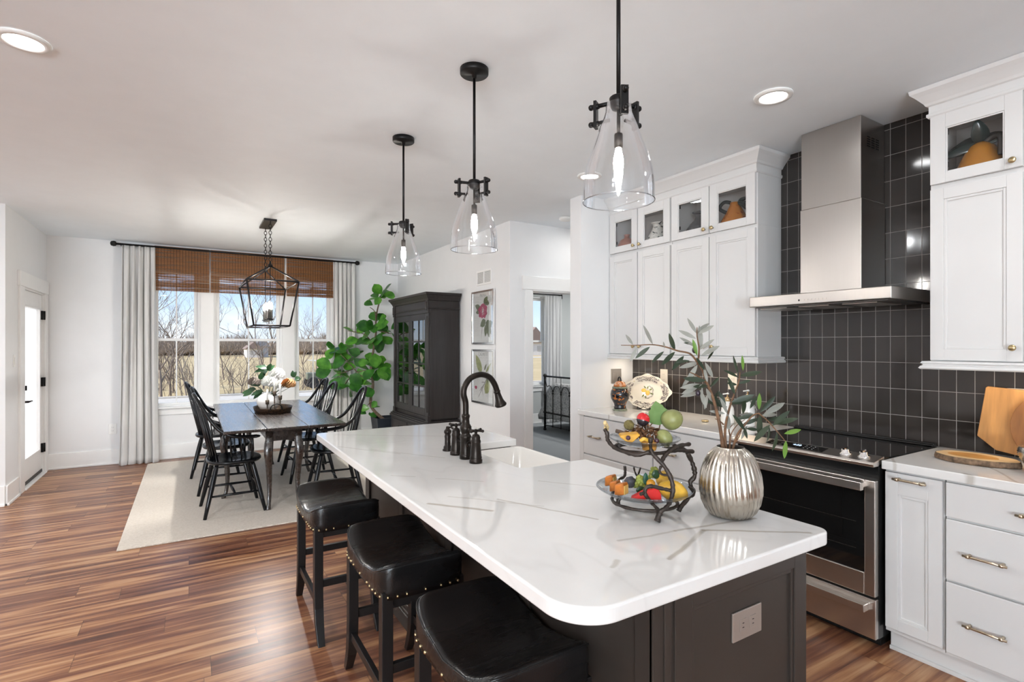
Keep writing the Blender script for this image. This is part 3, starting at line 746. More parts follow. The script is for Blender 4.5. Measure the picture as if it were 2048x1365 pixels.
hb = MB().box(2.700, Y0 + .035, .772, 2.728, Y1 - .035, .812)
for y in (Y0 + .045, Y1 - .065): hb.box(2.726, y, .78, 2.77, y + .02, .806)
part(hb, 'door_handle', M['steel'], od, bev=.003)
dr = part(MB().box(2.772, Y0 + .003, .058, 2.80, Y1 - .003, .248), 'warming_drawer', M['steel'], t, bev=.003)
hb = MB().box(2.730, Y0 + .035, .188, 2.773, Y1 - .035, .224)
part(hb, 'drawer_handle', M['steel'], dr, bev=.003)

# --- hood
t = thing('range_hood', 'stainless chimney range hood on the dark tiled wall', 'range hood', (3.2, 1.62, 1.69))
part(MB().box(2.95, 1.234, 1.694, KX - .012, 2.008, 1.757), 'canopy', M['steelv'], t, bev=.004)
ch = MB().box(3.165, 1.470, 1.757, KX - .012, 1.812, 2.28); cho = part(ch, 'chimney', M['steelv'], t, bev=.003)
ch2 = MB().box(3.169, 1.474, 2.28, KX - .012, 1.808, CEIL - .002); part(ch2, 'chimney_extension', M['steelv'], t, bev=.003)
vs = MB()
for i in range(3):
    for j in range(5): vs.box(3.235 + i * .05, 1.4725, 2.58 + j * .013, 3.27 + i * .05, 1.4745, 2.585 + j * .013)
part(vs, 'vent_slots', M['black'], t)
un = MB().box(2.975, 1.26, 1.688, 3.42, 1.98, 1.6935); part(un, 'filter', mat('filter_grey', (.10, .095, .09), .35, .8), t)
fl = MB()
for k in range(3): fl.box(3.02, 1.33 + k * .24, 1.682, 3.30, 1.50 + k * .24, 1.6885)
part(fl, 'baffle', M['steel'], t, bev=.002)
bt = MB()
for k in range(7): bt.box(2.9485, 1.545 + k * .02, 1.713, 2.9502, 1.556 + k * .02, 1.721)
part(bt, 'buttons', M['nickelplate'], t); part(MB().box(2.948, 1.692, 1.712, 2.9502, 1.70, 1.722), 'power_button', M['black'], t)

# --- pots behind the glass doors
def pot(name, prof, c, m, label, cat='vase', extra=None, **kw):
    t = thing(name, label, cat, (c[0], c[1], prof[0][1])); part(MB().lathe(prof, c, 28, **kw), 'body', m, t); return t
sh = 2.2655
def spots(name, base, blot, scale=30, thr=.55, rough=.15, st=(1, 1, 1)):
    g = NG(name); f = g.noise(g.coord(st), scale, 2, .5, 1.5); g.set(col=g.mix(g.ramp(f, [(thr - .03, (0, 0, 0)), (thr + .03, (1, 1, 1))]), base, blot), rough=rough, coat=.4); return g.m
pot('terracotta_vase', [(.04, sh), (.07, sh + .03), (.082, sh + .07), (.06, sh + .115), (.025, sh + .135), (.022, sh + .155), (.03, sh + .165)], (3.27, 3.41), mat('terracotta_glaze', (.38, .11, .055), .35), 'round terracotta vase behind glass in the wall cabinet nearest the hall')
t = pot('marbled_pitcher', [(.065, sh), (.085, sh + .05), (.08, sh + .09), (.05, sh + .14), (.042, sh + .165), (.05, sh + .19), (.062, sh + .198), (.056, sh + .199), (.04, sh + .17)], (3.27, 3.051), spots('marbled_glaze', (.78, .77, .72), (.02, .02, .018), 14, .6, .15, (1, 1, 2)), 'white pitcher with black swirls behind glass in the wall cabinet', 'pitcher')
part(MB().tube(spline([(3.27, 3.006, sh + .18), (3.27, 2.961, sh + .17), (3.27, 2.951, sh + .11), (3.27, 2.976, sh + .05)]), .008), 'pot_handle', spots('marbled_glaze_handle', (.78, .77, .72), (.02, .02, .018), 20), t)
pot('grey_vase', [(.07, sh), (.104, sh + .04), (.106, sh + .07), (.08, sh + .11), (.045, sh + .145), (.036, sh + .17), (.04, sh + .19), (.06, sh + .203), (.055, sh + .204), (.03, sh + .18)], (3.30, 2.655), mat('grey_glaze', (.09, .09, .095), .2, coat=.4), 'grey bottle vase behind glass in the wall cabinet left of the hood')
t = pot('gourd_pitcher', [(.08, sh), (.098, sh + .03), (.092, sh + .07), (.058, sh + .13), (.036, sh + .175), (.032, sh + .2), (.001, sh + .206)], (3.27, 2.336), spots('gourd_glaze', (.55, .20, .03), (.28, .05, .012), 18, .62), 'yellow and orange gourd pitcher with dark handle behind glass left of the hood', 'pitcher', rib=.12, nrib=10)
part(MB().tube(spline([(3.260, 2.366, sh + .205), (3.250, 2.411, sh + .215), (3.240, 2.436, sh + .17), (3.265, 2.34, sh + .11)]), .013), 'pot_handle', mat('dark_glaze', (.03, .035, .035), .2), t)
lf = MB()
for k in range(11): lf.leaf((3.28, 2.311, sh + .19), (random.uniform(-.4, .4), -1, random.uniform(-.6, .8)), (0, .3, 1), .085, .06, .3, .3)
part(lf, 'leaves', mat('dark_glaze_leaf', (.035, .05, .045), .2), t, solid=.004)
t = pot('gourd_jug', [(.10, sh), (.105, sh + .04), (.085, sh + .09), (.062, sh + .14), (.048, sh + .16), (.03, sh + .176), (.001, sh + .18)], (3.27, .985), mat('amber_glaze', (.55, .22, .02), .12, coat=.5), 'amber gourd jug with dark green leaves behind glass right of the hood', 'jug')
lf = MB()
for a, l in ((1.9, .15), (2.6, .10), (3.6, .10), (4.8, .11), (.4, .10)): lf.leaf((3.27, .985, sh + .178), (-.35, -cos(a), .05 + .2 * sin(a * 3)), (-1, -.3, .5), l, .07, .1, .5)
part(lf, 'leaves', mat('green_glaze_leaf', (.03, .045, .04), .15, coat=.4), t, solid=.006)
part(MB().tube(spline([(3.26, .965, sh + .17), (3.25, .93, sh + .19), (3.24, .905, sh + .18), (3.235, .90, sh + .14), (3.24, .905, sh + .09)]), .014), 'pot_handle', mat('twig_glaze', (.05, .045, .04), .2), t)
# ---------------------------------------------------------------- island
IX0, IX1, IY0, IY1 = .95, 1.597, .895, 3.34
t = thing('island_cabinet', 'dark taupe island cabinet under the veined white worktop', 'kitchen island', ((IX0 + IX1) / 2, 2.1, 0))
c = MB().box(IX0 + .012, IY0 + .02, 0, IX1 - .01, 1.955, .874).box(IX0 + .012, 2.615, 0, IX1 - .01, IY1 - .01, .874).box(IX0 + .012, 1.95, 0, 1.23, 2.62, .874).box(1.22, 1.95, 0, IX1 - .01, 2.62, .64)
part(c, 'carcass', M['island'], t)
e = MB().frame('y', IY0, IY0 + .02, 1.02, IX1, 0, .868, .062, .12, .07); e.box(1.08, IY0 + .012, .12, 1.54, IY0 + .02, .80)
e.frame('y', IY0 + .004, IY0 + .014, 1.082, 1.535, .12, .798, .012)
part(e, 'end_panel', M['island'], t, bev=.002)
part(MB().box(IX0, IY0 + .006, 0, 1.0205, IY0 + .02, .868).box(.985, IY0 + .002, 0, 1.008, IY0 + .006, .868), 'end_stile', M['island'], t, bev=.002)
e = MB()
e.frame('y', IY1 - .01, IY1 + .006, IX0, IX1, 0, .868, .065, .12, .07)
part(e, 'far_panel', M['island'], t, bev=.002)
e = MB(); n = 4
for k in range(n):
    a = IY0 + .01 + (IY1 - IY0 - .02) * k / n; b_ = IY0 + .01 + (IY1 - IY0 - .02) * (k + 1) / n
    e.frame('x', IX0, IX0 + .012, a, b_, 0, .868, .06, .12, .07)
part(e, 'seating_side_panel', M['island'], t, bev=.002)
part(MB().box(IX0 - .012, IY0 - .008, 0, IX1 + .006, IY1 + .012, .075).box(IX0 - .006, IY0 - .004, .075, IX1 + .002, IY1 + .008, .088), 'plinth', M['island'], t, bev=.003)
e = MB()
for (a, b_) in ((.92, 1.42), (1.43, 1.945), (2.625, 3.33)): shaker_m = e.box(IX1 - .01, a, .11, IX1 + .008, b_, .866)
e.box(IX1 - .01, 1.96, .11, IX1 + .008, 2.61, .635)
part(e, 'aisle_doors', M['island'], t, bev=.002)
plate('wall_outlet', 'y', IY0 + .012, -1, 1.317, .693, .128, .080, M['nickelplate'], 'nickel outlet plate on the end panel of the island', 'outlet')

q = m_quartz('quartz_island', [(a - 1.141, b_ - 2.1235, c_ - 1.141, d_ - 2.1235, w_, s_) for a, b_, c_, d_, w_, s_ in [(1.05, .94, 1.30, 1.03, .010, .45), (1.30, 1.03, 1.54, .86, .009, .5), (1.02, 1.10, 1.22, 1.07, .008, .30), (1.22, 1.07, 1.52, 1.02, .009, .45),
     (.93, 1.62, 1.09, 1.27, .007, .45), (.80, 1.74, 1.02, 1.47, .006, .30), (.70, 1.70, .85, 1.52, .012, .55), (.89, .98, .925, 1.00, .010, .35),
     (.86, 2.0, 1.0, 1.86, .005, .3), (.72, 2.15, .80, 2.08, .006, .3), (.68, 2.9, .9, 2.55, .006, .35), (.80, 2.75, 1.05, 2.35, .006, .3), (.75, 3.3, 1.3, 2.9, .006, .35), (1.2, 1.75, 1.45, 1.40, .006, .3)]])
R = .115
poly = rpoly(.66, .832, 1.622, 3.415, (R, .04, .03, .03), 20)
out = []                              # cut the sink notch into the aisle edge
for p in poly:
    out.append(p)
k = next(i for i, p in enumerate(out) if p[0] > 1.6 and p[1] > 2.0)
notch = [(1.622, 1.972), (1.29, 1.972), (1.265, 1.98), (1.252, 2.0), (1.252, 2.57), (1.262, 2.592), (1.285, 2.60), (1.622, 2.60)]
out = out[:k] + notch + out[k:]
mb = MB().slab(out, .874, .914, smooth=False)
single(mb, 'worktop', q, 'white veined island worktop with rounded corners and sink cutout', 'worktop', bev=.006, seg=3)
# farmhouse sink
t = thing('farmhouse_sink', 'white apron front sink set into the island worktop', 'sink', (1.44, 2.285, .645))
def ring(x0, y0, x1, y1, r, z): return [(x, y, z) for x, y in rpoly(x0, y0, x1, y1, (r,) * 4, 5)]
s_ = MB().loft([ring(1.234, 1.956, 1.655, 2.614, .02, .648), ring(1.234, 1.956, 1.655, 2.614, .02, .860), ring(1.238, 1.960, 1.651, 2.610, .02, .868), ring(1.250, 1.972, 1.640, 2.598, .03, .872),
                ring(1.256, 1.978, 1.632, 2.592, .035, .866), ring(1.262, 1.985, 1.624, 2.585, .05, .70), ring(1.285, 2.01, 1.60, 2.56, .06, .672), ring(1.42, 2.26, 1.46, 2.31, .015, .668)], True, True)
part(s_, 'basin', M['sink'], t)
part(MB().lathe([(.042, .669), (.040, .672), (.02, .6715), (.001, .671)], (1.44, 2.285), 24), 'drain', M['chrome'], t)
# bridge faucet
t = thing('bridge_faucet', 'oil rubbed bronze bridge faucet with gooseneck spout beside the sink', 'faucet', (1.132, 2.28, .914))
zt = .9145; BR = M['bronze']
body = MB().lathe([(.030, zt), (.030, zt + .02), (.027, zt + .024), (.0285, zt + .03), (.026, zt + .04), (.0265, zt + .10), (.029, zt + .105), (.026, zt + .112), (.020, zt + .12), (.024, zt + .128), (.028, zt + .142), (.0275, zt + .155), (.020, zt + .168), (.017, zt + .19), (.0195, zt + .2), (.021, zt + .207), (.017, zt + .214)], (1.132, 2.28), 24)
part(body, 'body', BR, t)
neck = spline([(1.132, 2.28, zt + .21), (1.131, 2.28, zt + .27), (1.121, 2.28, zt + .31), (1.128, 2.28, zt + .35), (1.160, 2.28, zt + .388), (1.215, 2.28, zt + .403), (1.263, 2.28, zt + .388), (1.292, 2.28, zt + .352), (1.306, 2.28, zt + .318)], 7)
sp_ = part(MB().tube(neck, .0145, 14), 'spout', BR, t)
d = Vector((.026, 0, -.078)).normalized(); p0 = Vector((1.304, 2.28, zt + .32)); pr = [(.0155, 0), (.0175, .002), (.0175, .008), (.0155, .010), (.016, .02), (.020, .05), (.027, .068), (.030, .072), (.030, .079), (.026, .083), (.001, .083)]
hd = MB().lathe(pr, (0, 0), 20); hd.xf(Matrix.Translation(p0) @ d.to_track_quat('Z', 'Y').to_matrix().to_4x4()); part(hd, 'spray_head', BR, sp_)
for y, nm in ((2.174, 0), (2.387, 1)):
    v = MB().lathe([(.031, zt), (.031, zt + .014), (.027, zt + .018), (.029, zt + .024), (.0265, zt + .034), (.022, zt + .09), (.0235, zt + .096), (.023, zt + .103), (.020, zt + .108), (.021, zt + .118), (.016, zt + .13), (.007, zt + .134), (.007, zt + .142), (.001, zt + .142)], (1.132, y), 22)
    vo = part(v, 'valve', BR, t); h = MB(); h.ball((1.132, y, zt + .148), (.010, .010, .009))
    for a in (.5, .5 + pi / 2, .5 + pi, .5 + 1.5 * pi):
        q1 = Vector((1.132 + .038 * cos(a), y + .038 * sin(a), zt + .150)); h.tube([(1.132, y, zt + .148), ((1.132 + q1.x) / 2, (y + q1.y) / 2, zt + .149), q1], [.006, .0045, .006], 8); h.ball(q1, .0072, 10, 6)
    part(h, 'cross_handle', BR, vo)
    s1 = 1 if y > 2.28 else -1
    part(MB().tube([(1.132, 2.28 + s1 * .02, zt + .075), (1.132, y - s1 * .02, zt + .075)], .0095, 12).lathe([(.014, 0), (.014, .01)], (0, 0), 12, cap=True).xf(Matrix.Translation((1.132, 2.28 + s1 * .032, zt + .075)) @ Matrix.Rotation(pi / 2, 4, 'X'), len(MB().v) + 24), 'bridge_arm', BR, t)
t = thing('side_sprayer', 'slim bronze side sprayer at the far end of the faucet', 'sprayer', (1.137, 2.50, zt))
part(MB().lathe([(.027, zt), (.027, zt + .006), (.021, zt + .012), (.022, zt + .02), (.016, zt + .028), (.015, zt + .06), (.017, zt + .075), (.014, zt + .085), (.020, zt + .095), (.019, zt + .104), (.011, zt + .112), (.008, zt + .125), (.001, zt + .126)], (1.137, 2.50), 20), 'handle_body', BR, t)
part(MB().tube([(1.137, 2.50, zt + .118), (1.150, 2.488, zt + .122), (1.165, 2.475, zt + .108)], [.005, .005, .006], 8), 'trigger', BR, t)

# ---------------------------------------------------------------- pendants
def clamp(ang, zt, t, cx, cy):
    Mx = Matrix.Translation((cx, cy, zt)) @ Matrix.Rotation(ang, 4, 'Z')
    a = MB().tube([(.015, 0, .012), (.082, 0, .010)], [.006, .0075], 8)
    a.box(.068, -.011, -.058, .077, .011, .026)
    for z in (.010, -.044): a.tube([(.062, 0, z), (.086, 0, z)], .0085, 8); a.ball((.088, 0, z), .009, 10, 6)
    a.tube([(.082, 0, -.044), (.028, 0, -.040)], .0055, 8)
    a.xf(Mx); part(a, 'clamp_arm', M['black'], t)
def pendant(y, label, ang, canopy=True):
    x = 1.12; zt = 2.200
    t = thing('pendant_light', label, 'pendant light', (x, y, 1.90), group='glass bell pendants over the island')
    part(MB().lathe([(.066, CEIL - .001), (.066, CEIL - .024), (.062, CEIL - .028), (.012, CEIL - .028), (.010, CEIL - .045), (.001, CEIL - .045)], (x, y), 32), 'ceiling_canopy', M['black'], t)
    part(MB().tube([(x, y, CEIL - .03), (x, y, zt + .02)], .0065, 10), 'rod', M['black'], t)
    part(MB().lathe([(.001, zt + .026), (.024, zt + .026), (.028, zt + .022), (.028, zt + .002), (.02, zt - .012), (.008, zt - .016), (.001, zt - .016)], (x, y), 20), 'hub', M['black'], t)
    for k in range(3): clamp(ang + k * 2 * pi / 3, zt, t, x, y)
    prof = [(.039, .300), (.0395, .288), (.042, .270), (.049, .250), (.057, .231), (.0665, .203), (.0755, .178), (.085, .153), (.094, .128), (.1025, .096), (.1065, .063), (.1085, .030), (.109, .003), (.1095, 0), (.1075, 0), (.107, .003)]
    prof += [(r - .002, z) for r, z in prof[11:0:-1]] + [(.037, .300)]
    g = MB().lathe([(r, 1.903 + z) for r, z in prof], (x, y), 48, cap=False); gs = part(g, 'glass_shade', M['lampglass'], t)
    part(MB().tube([(x + .1083 * cos(a), y + .1083 * sin(a), 1.904) for a in [2 * pi * k / 48 for k in range(48)]], .0017, 6, closed=True), 'shade_rim', M['rimglass'], gs)
    s_ = part(MB().tube([(x, y, zt - .01), (x, y, 2.10)], .0055, 8).lathe([(.001, 2.113), (.012, 2.112), (.013, 2.108), (.013, 2.072), (.011, 2.068), (.001, 2.068)], (x, y), 16), 'socket', M['bronze'], t)
    part(MB().lathe([(.008, 2.069), (.010, 2.057), (.0145, 2.037), (.0155, 2.02), (.0135, 2.0), (.007, 1.98), (.003, 1.968), (.001, 1.966)], (x, y), 16), 'bulb', M['bulb'], s_)
pendant(1.205, 'nearest clear glass bell pendant, its rod running off the top of the photo', 4.206)
pendant(2.167, 'middle clear glass bell pendant over the island sink', .87)
pendant(3.117, 'farthest clear glass bell pendant over the far end of the island', 4.66)

# ---------------------------------------------------------------- counter stools
def make_stool(loc, label, W=.345, L=.53, rz=0):
    t = thing('counter_stool', label, 'stool', loc, rz, 'black leather counter stools', True)
    zb, zc, ze = .535, .590, .670
    # saddle cushion: rises to both ends along y, rounded edges
    def top(u, v): return zc + (ze - zc) * abs(v) ** 2.0 + .008 * (1 - u * u) * (1 - .6 * abs(v))
    nu, nv = 14, 20; rings = []
    hx, hy = W / 2, L / 2
    prof = [(1.0, 0.0), (1.008, .25), (1.014, .55), (1.008, .82), (.99, .94), (.955, .99), (.88, 1.0), (.72, 1.0), (.55, 1.0), (.3, 1.0), (.02, 1.0)]
    nseg = 64; n = 7.5
    for k, (sc, hz) in enumerate(prof):
        ring = []
        for i in range(nseg):
            a = 2 * pi * i / nseg; ca, sa = cos(a), sin(a)
            ux = math.copysign(abs(ca) ** (2 / n), ca); uy = math.copysign(abs(sa) ** (2 / n), sa)
            x, y = ux * hx * sc, uy * hy * (1 - (1 - sc) * hx / hy if sc > .7 else sc)
            z = zb + (top(min(1, abs(x / hx)) * 1.0, min(1, abs(y) / hy)) - zb) * hz
            ring.append((x, y, z))
        rings.append(ring)
    seat = part(MB().loft(rings, True, True), 'seat_cushion', M['leather'], t)
    pipe = []
    for i in range(60):
        a = 2 * pi * i / 60; ca, sa = cos(a), sin(a); x = math.copysign(abs(ca) ** .222, ca) * hx * .985; y = math.copysign(abs(sa) ** .222, sa) * hy * .99
        pipe.append((x, y, zb + (top(1, min(1, abs(y) / hy)) - zb) * .91))
    part(MB().tube(pipe, .0035, 6, closed=True), 'piping', M['leather'], seat)
    nl = MB(); per = []
    for i in range(600):
        a = 2 * pi * i / 600; ca, sa = cos(a), sin(a); per.append(Vector((math.copysign(abs(ca) ** .222, ca) * hx * 1.004, math.copysign(abs(sa) ** .222, sa) * hy * 1.003, zb + .012)))
    acc = 1
    for i in range(600):
        acc += (per[i] - per[i - 1]).length
        if acc > .034: nl.ball(per[i], .0052, 8, 5); acc = 0
    part(nl, 'nailheads', M['brass'], seat)
    part(MB().box(-hx + .03, -hy + .03, .50, hx - .03, hy - .03, zb + .005), 'apron', M['stoolwood'], t)
    lx, ly, w = hx - .030, hy - .032, .021
    for sx in (-1, 1):
        for sy in (-1, 1):
            rings = []
            for z, off, ww in ((.56, 0, w), (.40, 0, w), (.25, 0, w), (.16, .006, w), (.09, .022, w * .95), (.04, .046, w * .85), (.0, .066, w * .78)):
                cx, cy = sx * lx, sy * (ly + off * 1.1)
                rings.append([(cx + a * ww, cy + b_ * ww, z) for a, b_ in ((-1,-1),(1,-1),(1,1),(-1,1))])
            part(MB().loft(rings[::-1], False, True), 'leg', M['stoolwood'], t, bev=.002)
    for sx in (-1, 1): part(MB().box(sx * lx - .011, -ly, .165, sx * lx + .011, ly, .20), 'stretcher', M['stoolwood'], t, bev=.002)
    for sy in (-1, 1): part(MB().box(-lx, sy * ly - .011, .255, lx, sy * ly + .011, .29), 'stretcher', M['stoolwood'], t, bev=.002)
    return t
make_stool((.682, 2.965, 0), 'black leather saddle stool with nailheads at the far end of the island')
s2 = make_stool((.752, 2.115, 0), 'black leather saddle stool with nailheads, middle of the three')
s3 = make_stool((.768, 1.345, 0), 'black leather saddle stool nearest the camera, cut by the photo edge', L=.50)
# ---------------------------------------------------------------- dining corner
single(MB().box(-.45, 4.62, 0.0005, 2.33, 7.78, .012), 'area_rug', M['rug'], 'cream woven area rug under the dining table', 'rug', bev=.004)
RZ = .012
# table with two drop leaves
t = thing('dining_table', 'dark drop-leaf dining table with cabriole legs on the cream rug', 'table', (.71, 6.0, RZ))
def leafslab(x0, x1): return MB().slab(rpoly(x0, 4.83, x1, 7.18, (.006,) * 4, 2), .735, .760)
part(leafslab(.5475, .8725), 'centre_top', M['tablewood'], t, bev=.004)
part(leafslab(.225, .5440), 'drop_leaf', M['tablewood'], t, bev=.005)
part(leafslab(.8760, 1.195), 'drop_leaf', M['tablewood'], t, bev=.005)
a = MB().box(.585, 5.07, .61, .835, 5.09, .735); a.box(.585, 6.92, .61, .835, 6.94, .735); a.box(.575, 5.08, .61, .595, 6.93, .735); a.box(.825, 5.08, .61, .845, 6.93, .735)
part(a, 'apron', M['tablewood'], t, bev=.002)
def cabriole(cx, cy, dx, dy):
    n = Vector((dx, dy, 0)).normalized(); rings = []
    for z, o, w in ((.735, 0, .029), (.62, 0, .030), (.58, .012, .034), (.53, .026, .034), (.47, .024, .030), (.38, .008, .0245), (.26, -.006, .020), (.14, -.004, .0165), (.06, .008, .0155), (RZ + .012, .026, .019), (RZ, .028, .018)):
        c = Vector((cx, cy, z)) + n * o
        rings.append([(c.x + q * w, c.y + r * w, z) for q, r in ((-1, -.7), (-.7, -1), (.7, -1), (1, -.7), (1, .7), (.7, 1), (-.7, 1), (-1, .7))])
    return MB().loft(rings[::-1], True, True)
for (cx, cy, dx, dy) in ((.59, 5.085, -.4, -1), (.83, 5.085, .4, -1), (.59, 6.93, -.4, 1), (.83, 6.93, .4, 1)): part(cabriole(cx, cy, dx, dy), 'leg', M['tablewood'], t)
for s_, y in ((-1, 5.66), (1, 6.35)):
    x = .71 + s_ * .42; part(cabriole(x, y, s_, 0), 'gate_leg', M['tablewood'], t)
    part(MB().box(min(x, .71 + s_ * .125), y - .012, .64, max(x, .71 + s_ * .125), y + .012, .71), 'gate_rail', M['tablewood'], t)

# windsor armchairs
def make_chair(label, loc, rz):
    t = thing('windsor_chair', label, 'chair', loc, rz, 'black continuous-arm Windsor chairs', True); BW = M['blackwood']
    seat = []
    for i in range(36):
        a = 2 * pi * i / 36; ca, sa = cos(a), sin(a)
        x = math.copysign(abs(ca) ** .8, ca) * (.225 if ca > 0 else .205); y = math.copysign(abs(sa) ** .75, sa) * (.245 if ca > 0 else .235)
        seat.append((x, y))
    rings = []
    for sc, z in ((.86, .425), (.95, .430), (1.0, .442), (.995, .455), (.95, .460), (.80, .456), (.5, .446), (.05, .444)):
        rings.append([(x * sc, y * sc, z + (.006 * max(0, x) / .2 if sc < .9 else 0)) for x, y in seat])
    part(MB().loft(rings, True, True), 'seat', BW, t)
    feet = {}
    for sx in (-1, 1):
        for sy in (-1, 1):
            top = Vector((.135 * sx, .15 * sy, .435)); bot = Vector((.135 * sx + .095 * sx, .15 * sy + .075 * sy, .0))
            feet[sx, sy] = (top, bot)
            part(MB().tube([bot, bot.lerp(top, .25), bot.lerp(top, .6), bot.lerp(top, .9), top], [.0135, .017, .021, .019, .015], 10), 'leg', BW, t)
    pt = lambda k, f: feet[k][1].lerp(feet[k][0], f)
    for sy in (-1, 1): part(MB().tube([pt((-1, sy), .40), pt((-1, sy), .4).lerp(pt((1, sy), .4), .5), pt((1, sy), .40)], [.008, .012, .008], 8), 'side_stretcher', BW, t)
    m0 = pt((-1, -1), .4).lerp(pt((1, -1), .4), .5); m1 = pt((-1, 1), .4).lerp(pt((1, 1), .4), .5)
    part(MB().tube([m0, m0.lerp(m1, .5), m1], [.008, .013, .008], 8), 'cross_stretcher', BW, t)
    part(MB().tube([pt((1, -1), .52), pt((1, -1), .52).lerp(pt((1, 1), .52), .5), pt((1, 1), .52)], [.008, .012, .008], 8), 'front_stretcher', BW, t)
    half = [(.155, .275, .665), (.07, .280, .668), (-.04, .272, .685), (-.125, .240, .735), (-.185, .208, .815), (-.235, .172, .905), (-.272, .115, .985), (-.292, .05, 1.02), (-.295, 0, 1.027)]
    bow = spline([(x, -y, z) for x, y, z in half] + [(x, y, z) for x, y, z in half[::-1][1:]], 5)
    mb = MB().tube(bow, [.0155] * len(bow), 8); 
    for s_ in (-1, 1): mb.ball((.155, .275 * s_, .665), (.030, .023, .0125), 10, 6)
    part(mb, 'bow', BW, t)
    def bowpt(y):
        c = [p for p in bow if p.z > .80]; return min(c, key=lambda p: abs(p.y - y))
    for k in range(9):
        f = (k - 4) / 4; b0 = Vector((-.165 + .04 * f * f, .155 * f, .445)); b1 = bowpt(.178 * f)
        part(MB().tube([b0, b0.lerp(b1, .4), b1], [.0065, .0078, .0045], 6), 'spindle', BW, t)
    for s_ in (-1, 1):
        for (x0, x1, r) in ((.135, .12, .012), (.05, .035, .0065), (-.03, -.05, .0065)):
            zz = .662 if x1 > 0 else .685
            part(MB().tube([(x0 * .9, .205 * s_, .445), ((x0 + x1) / 2, .24 * s_, .55), (x1, .272 * s_, zz)], [r * .8, r, r * .7], 6), 'arm_post', BW, t)
    return t
for lb, x, y, rz in (('black Windsor armchair at the near left of the dining table', .315, 5.27, radians(3)),
                     ('black Windsor armchair at the middle left of the dining table', .30, 6.06, radians(-3)),
                     ('black Windsor armchair at the far left of the dining table', .245, 6.86, radians(-4)),
                     ('black Windsor armchair at the near right of the dining table, nearest the island', 1.20, 5.30, radians(180 - 5)),
                     ('black Windsor armchair at the middle right of the dining table', 1.10, 6.10, radians(183)),
                     ('black Windsor armchair at the far right of the dining table by the curtain', 1.16, 6.84, radians(182))):
    make_chair(lb, (x, y, RZ), rz)

# tray with arched handles
TX, TY, TZ = .735, 6.02, .7605
def oval(rx, ry, z, n=40): return [(TX + rx * cos(2*pi*k/n), TY + ry * sin(2*pi*k/n), z) for k in range(n)]
t = thing('oval_tray', 'dark oval metal tray with patterned rim on the dining table', 'tray', (TX, TY, TZ))
g = NG('tray_metal'); f = g.noise(g.coord((14, 14, 30)), 2.5, 2, .5, 2); g.set(col=g.ramp(f, [(.45, (.018, .013, .012)), (.56, (.11, .06, .03))]), rough=.4, metal=.4); M['tray'] = g.m
part(MB().loft([oval(.17, .235, TZ), oval(.172, .238, TZ + .004), oval(.188, .262, TZ + .055), oval(.191, .266, TZ + .056), oval(.188, .263, TZ + .05), oval(.173, .238, TZ + .006), oval(.02, .02, TZ + .005)], True, True), 'pan', M['tray'], t)
for sy in (-1, 1):
    y = TY + sy * .257
    part(MB().tube(spline([(TX - .055, y, TZ + .045), (TX - .045, y + sy * .006, TZ + .085), (TX, y + sy * .006, TZ + .105), (TX + .045, y + sy * .006, TZ + .085), (TX + .055, y, TZ + .045)]), .006, 8), 'handle', M['black'], t)
# round vase + flowers
VX, VY, VZ = .70, 6.10, TZ + .006
single(MB().lathe([(.05, VZ), (.085, VZ + .025), (.112, VZ + .075), (.114, VZ + .11), (.098, VZ + .15), (.065, VZ + .178), (.05, VZ + .185), (.056, VZ + .195), (.047, VZ + .19)], (VX, VY), 32), 'round_vase', M['ceramic'], 'round white vase on the tray, holding the table flowers', 'vase')
def flower(c, r, m, name, label, npet=70, rootz=VZ + .185, sq=.8, group=None):
    t = thing(name, label, 'flower', (VX, VY, VZ + .17), group=group)
    mb = MB(); c = Vector(c)
    for k in range(npet):
        z = 1 - 1.5 * k / npet; a = k * 2.39996; rr = sqrt(max(0, 1 - z * z)); d = Vector((rr * cos(a), rr * sin(a), z * sq))
        mb.leaf(c + d * (r * .55), d + Vector((0, 0, .25)), Vector((sin(a), -cos(a), .3)), r * .55, r * .5, .3, .5, 4)
    part(mb, 'petals', m, t); part(MB().ball(c, r * .6, 10, 7), 'flower_heart', m, t)
    part(MB().tube(spline([(VX + (c.x - VX) * .1, VY + (c.y - VY) * .1, rootz - .04), (VX + (c.x - VX) * .5, VY + (c.y - VY) * .5, rootz + .03), c]), .0035, 6), 'stem', M['darkleaf'], t)
    return t
mw = m_translucent('white_petal', (.84, .84, .81), .2); mt_ = mat('taupe_petal', (.28, .23, .20), .7, var=.2); mo = mat('rust_petal', (.40, .20, .075), .7, var=.35, vs=30)
def fl(u, v, dd): return at(u, v, VX * FWD.x + VY * FWD.y + dd)
flower(fl(541, 765, .0), .085, mw, 'white_flower', 'white hydrangea head low in the centre of the table bouquet')
flower(fl(553, 750, .05), .08, mw, 'white_flower', 'white hydrangea head at the top of the table bouquet')
flower(fl(561, 771, -.02), .062, mw, 'white_flower', 'white hydrangea head right of centre, behind the candles')
flower(fl(577, 769, -.03), .068, mo, 'rust_flower', 'rust brown mum at the right of the table bouquet', 90)
flower(fl(509, 765, .0), .062, mt_, 'taupe_flower', 'taupe flower at the left of the table bouquet')
lf = MB()
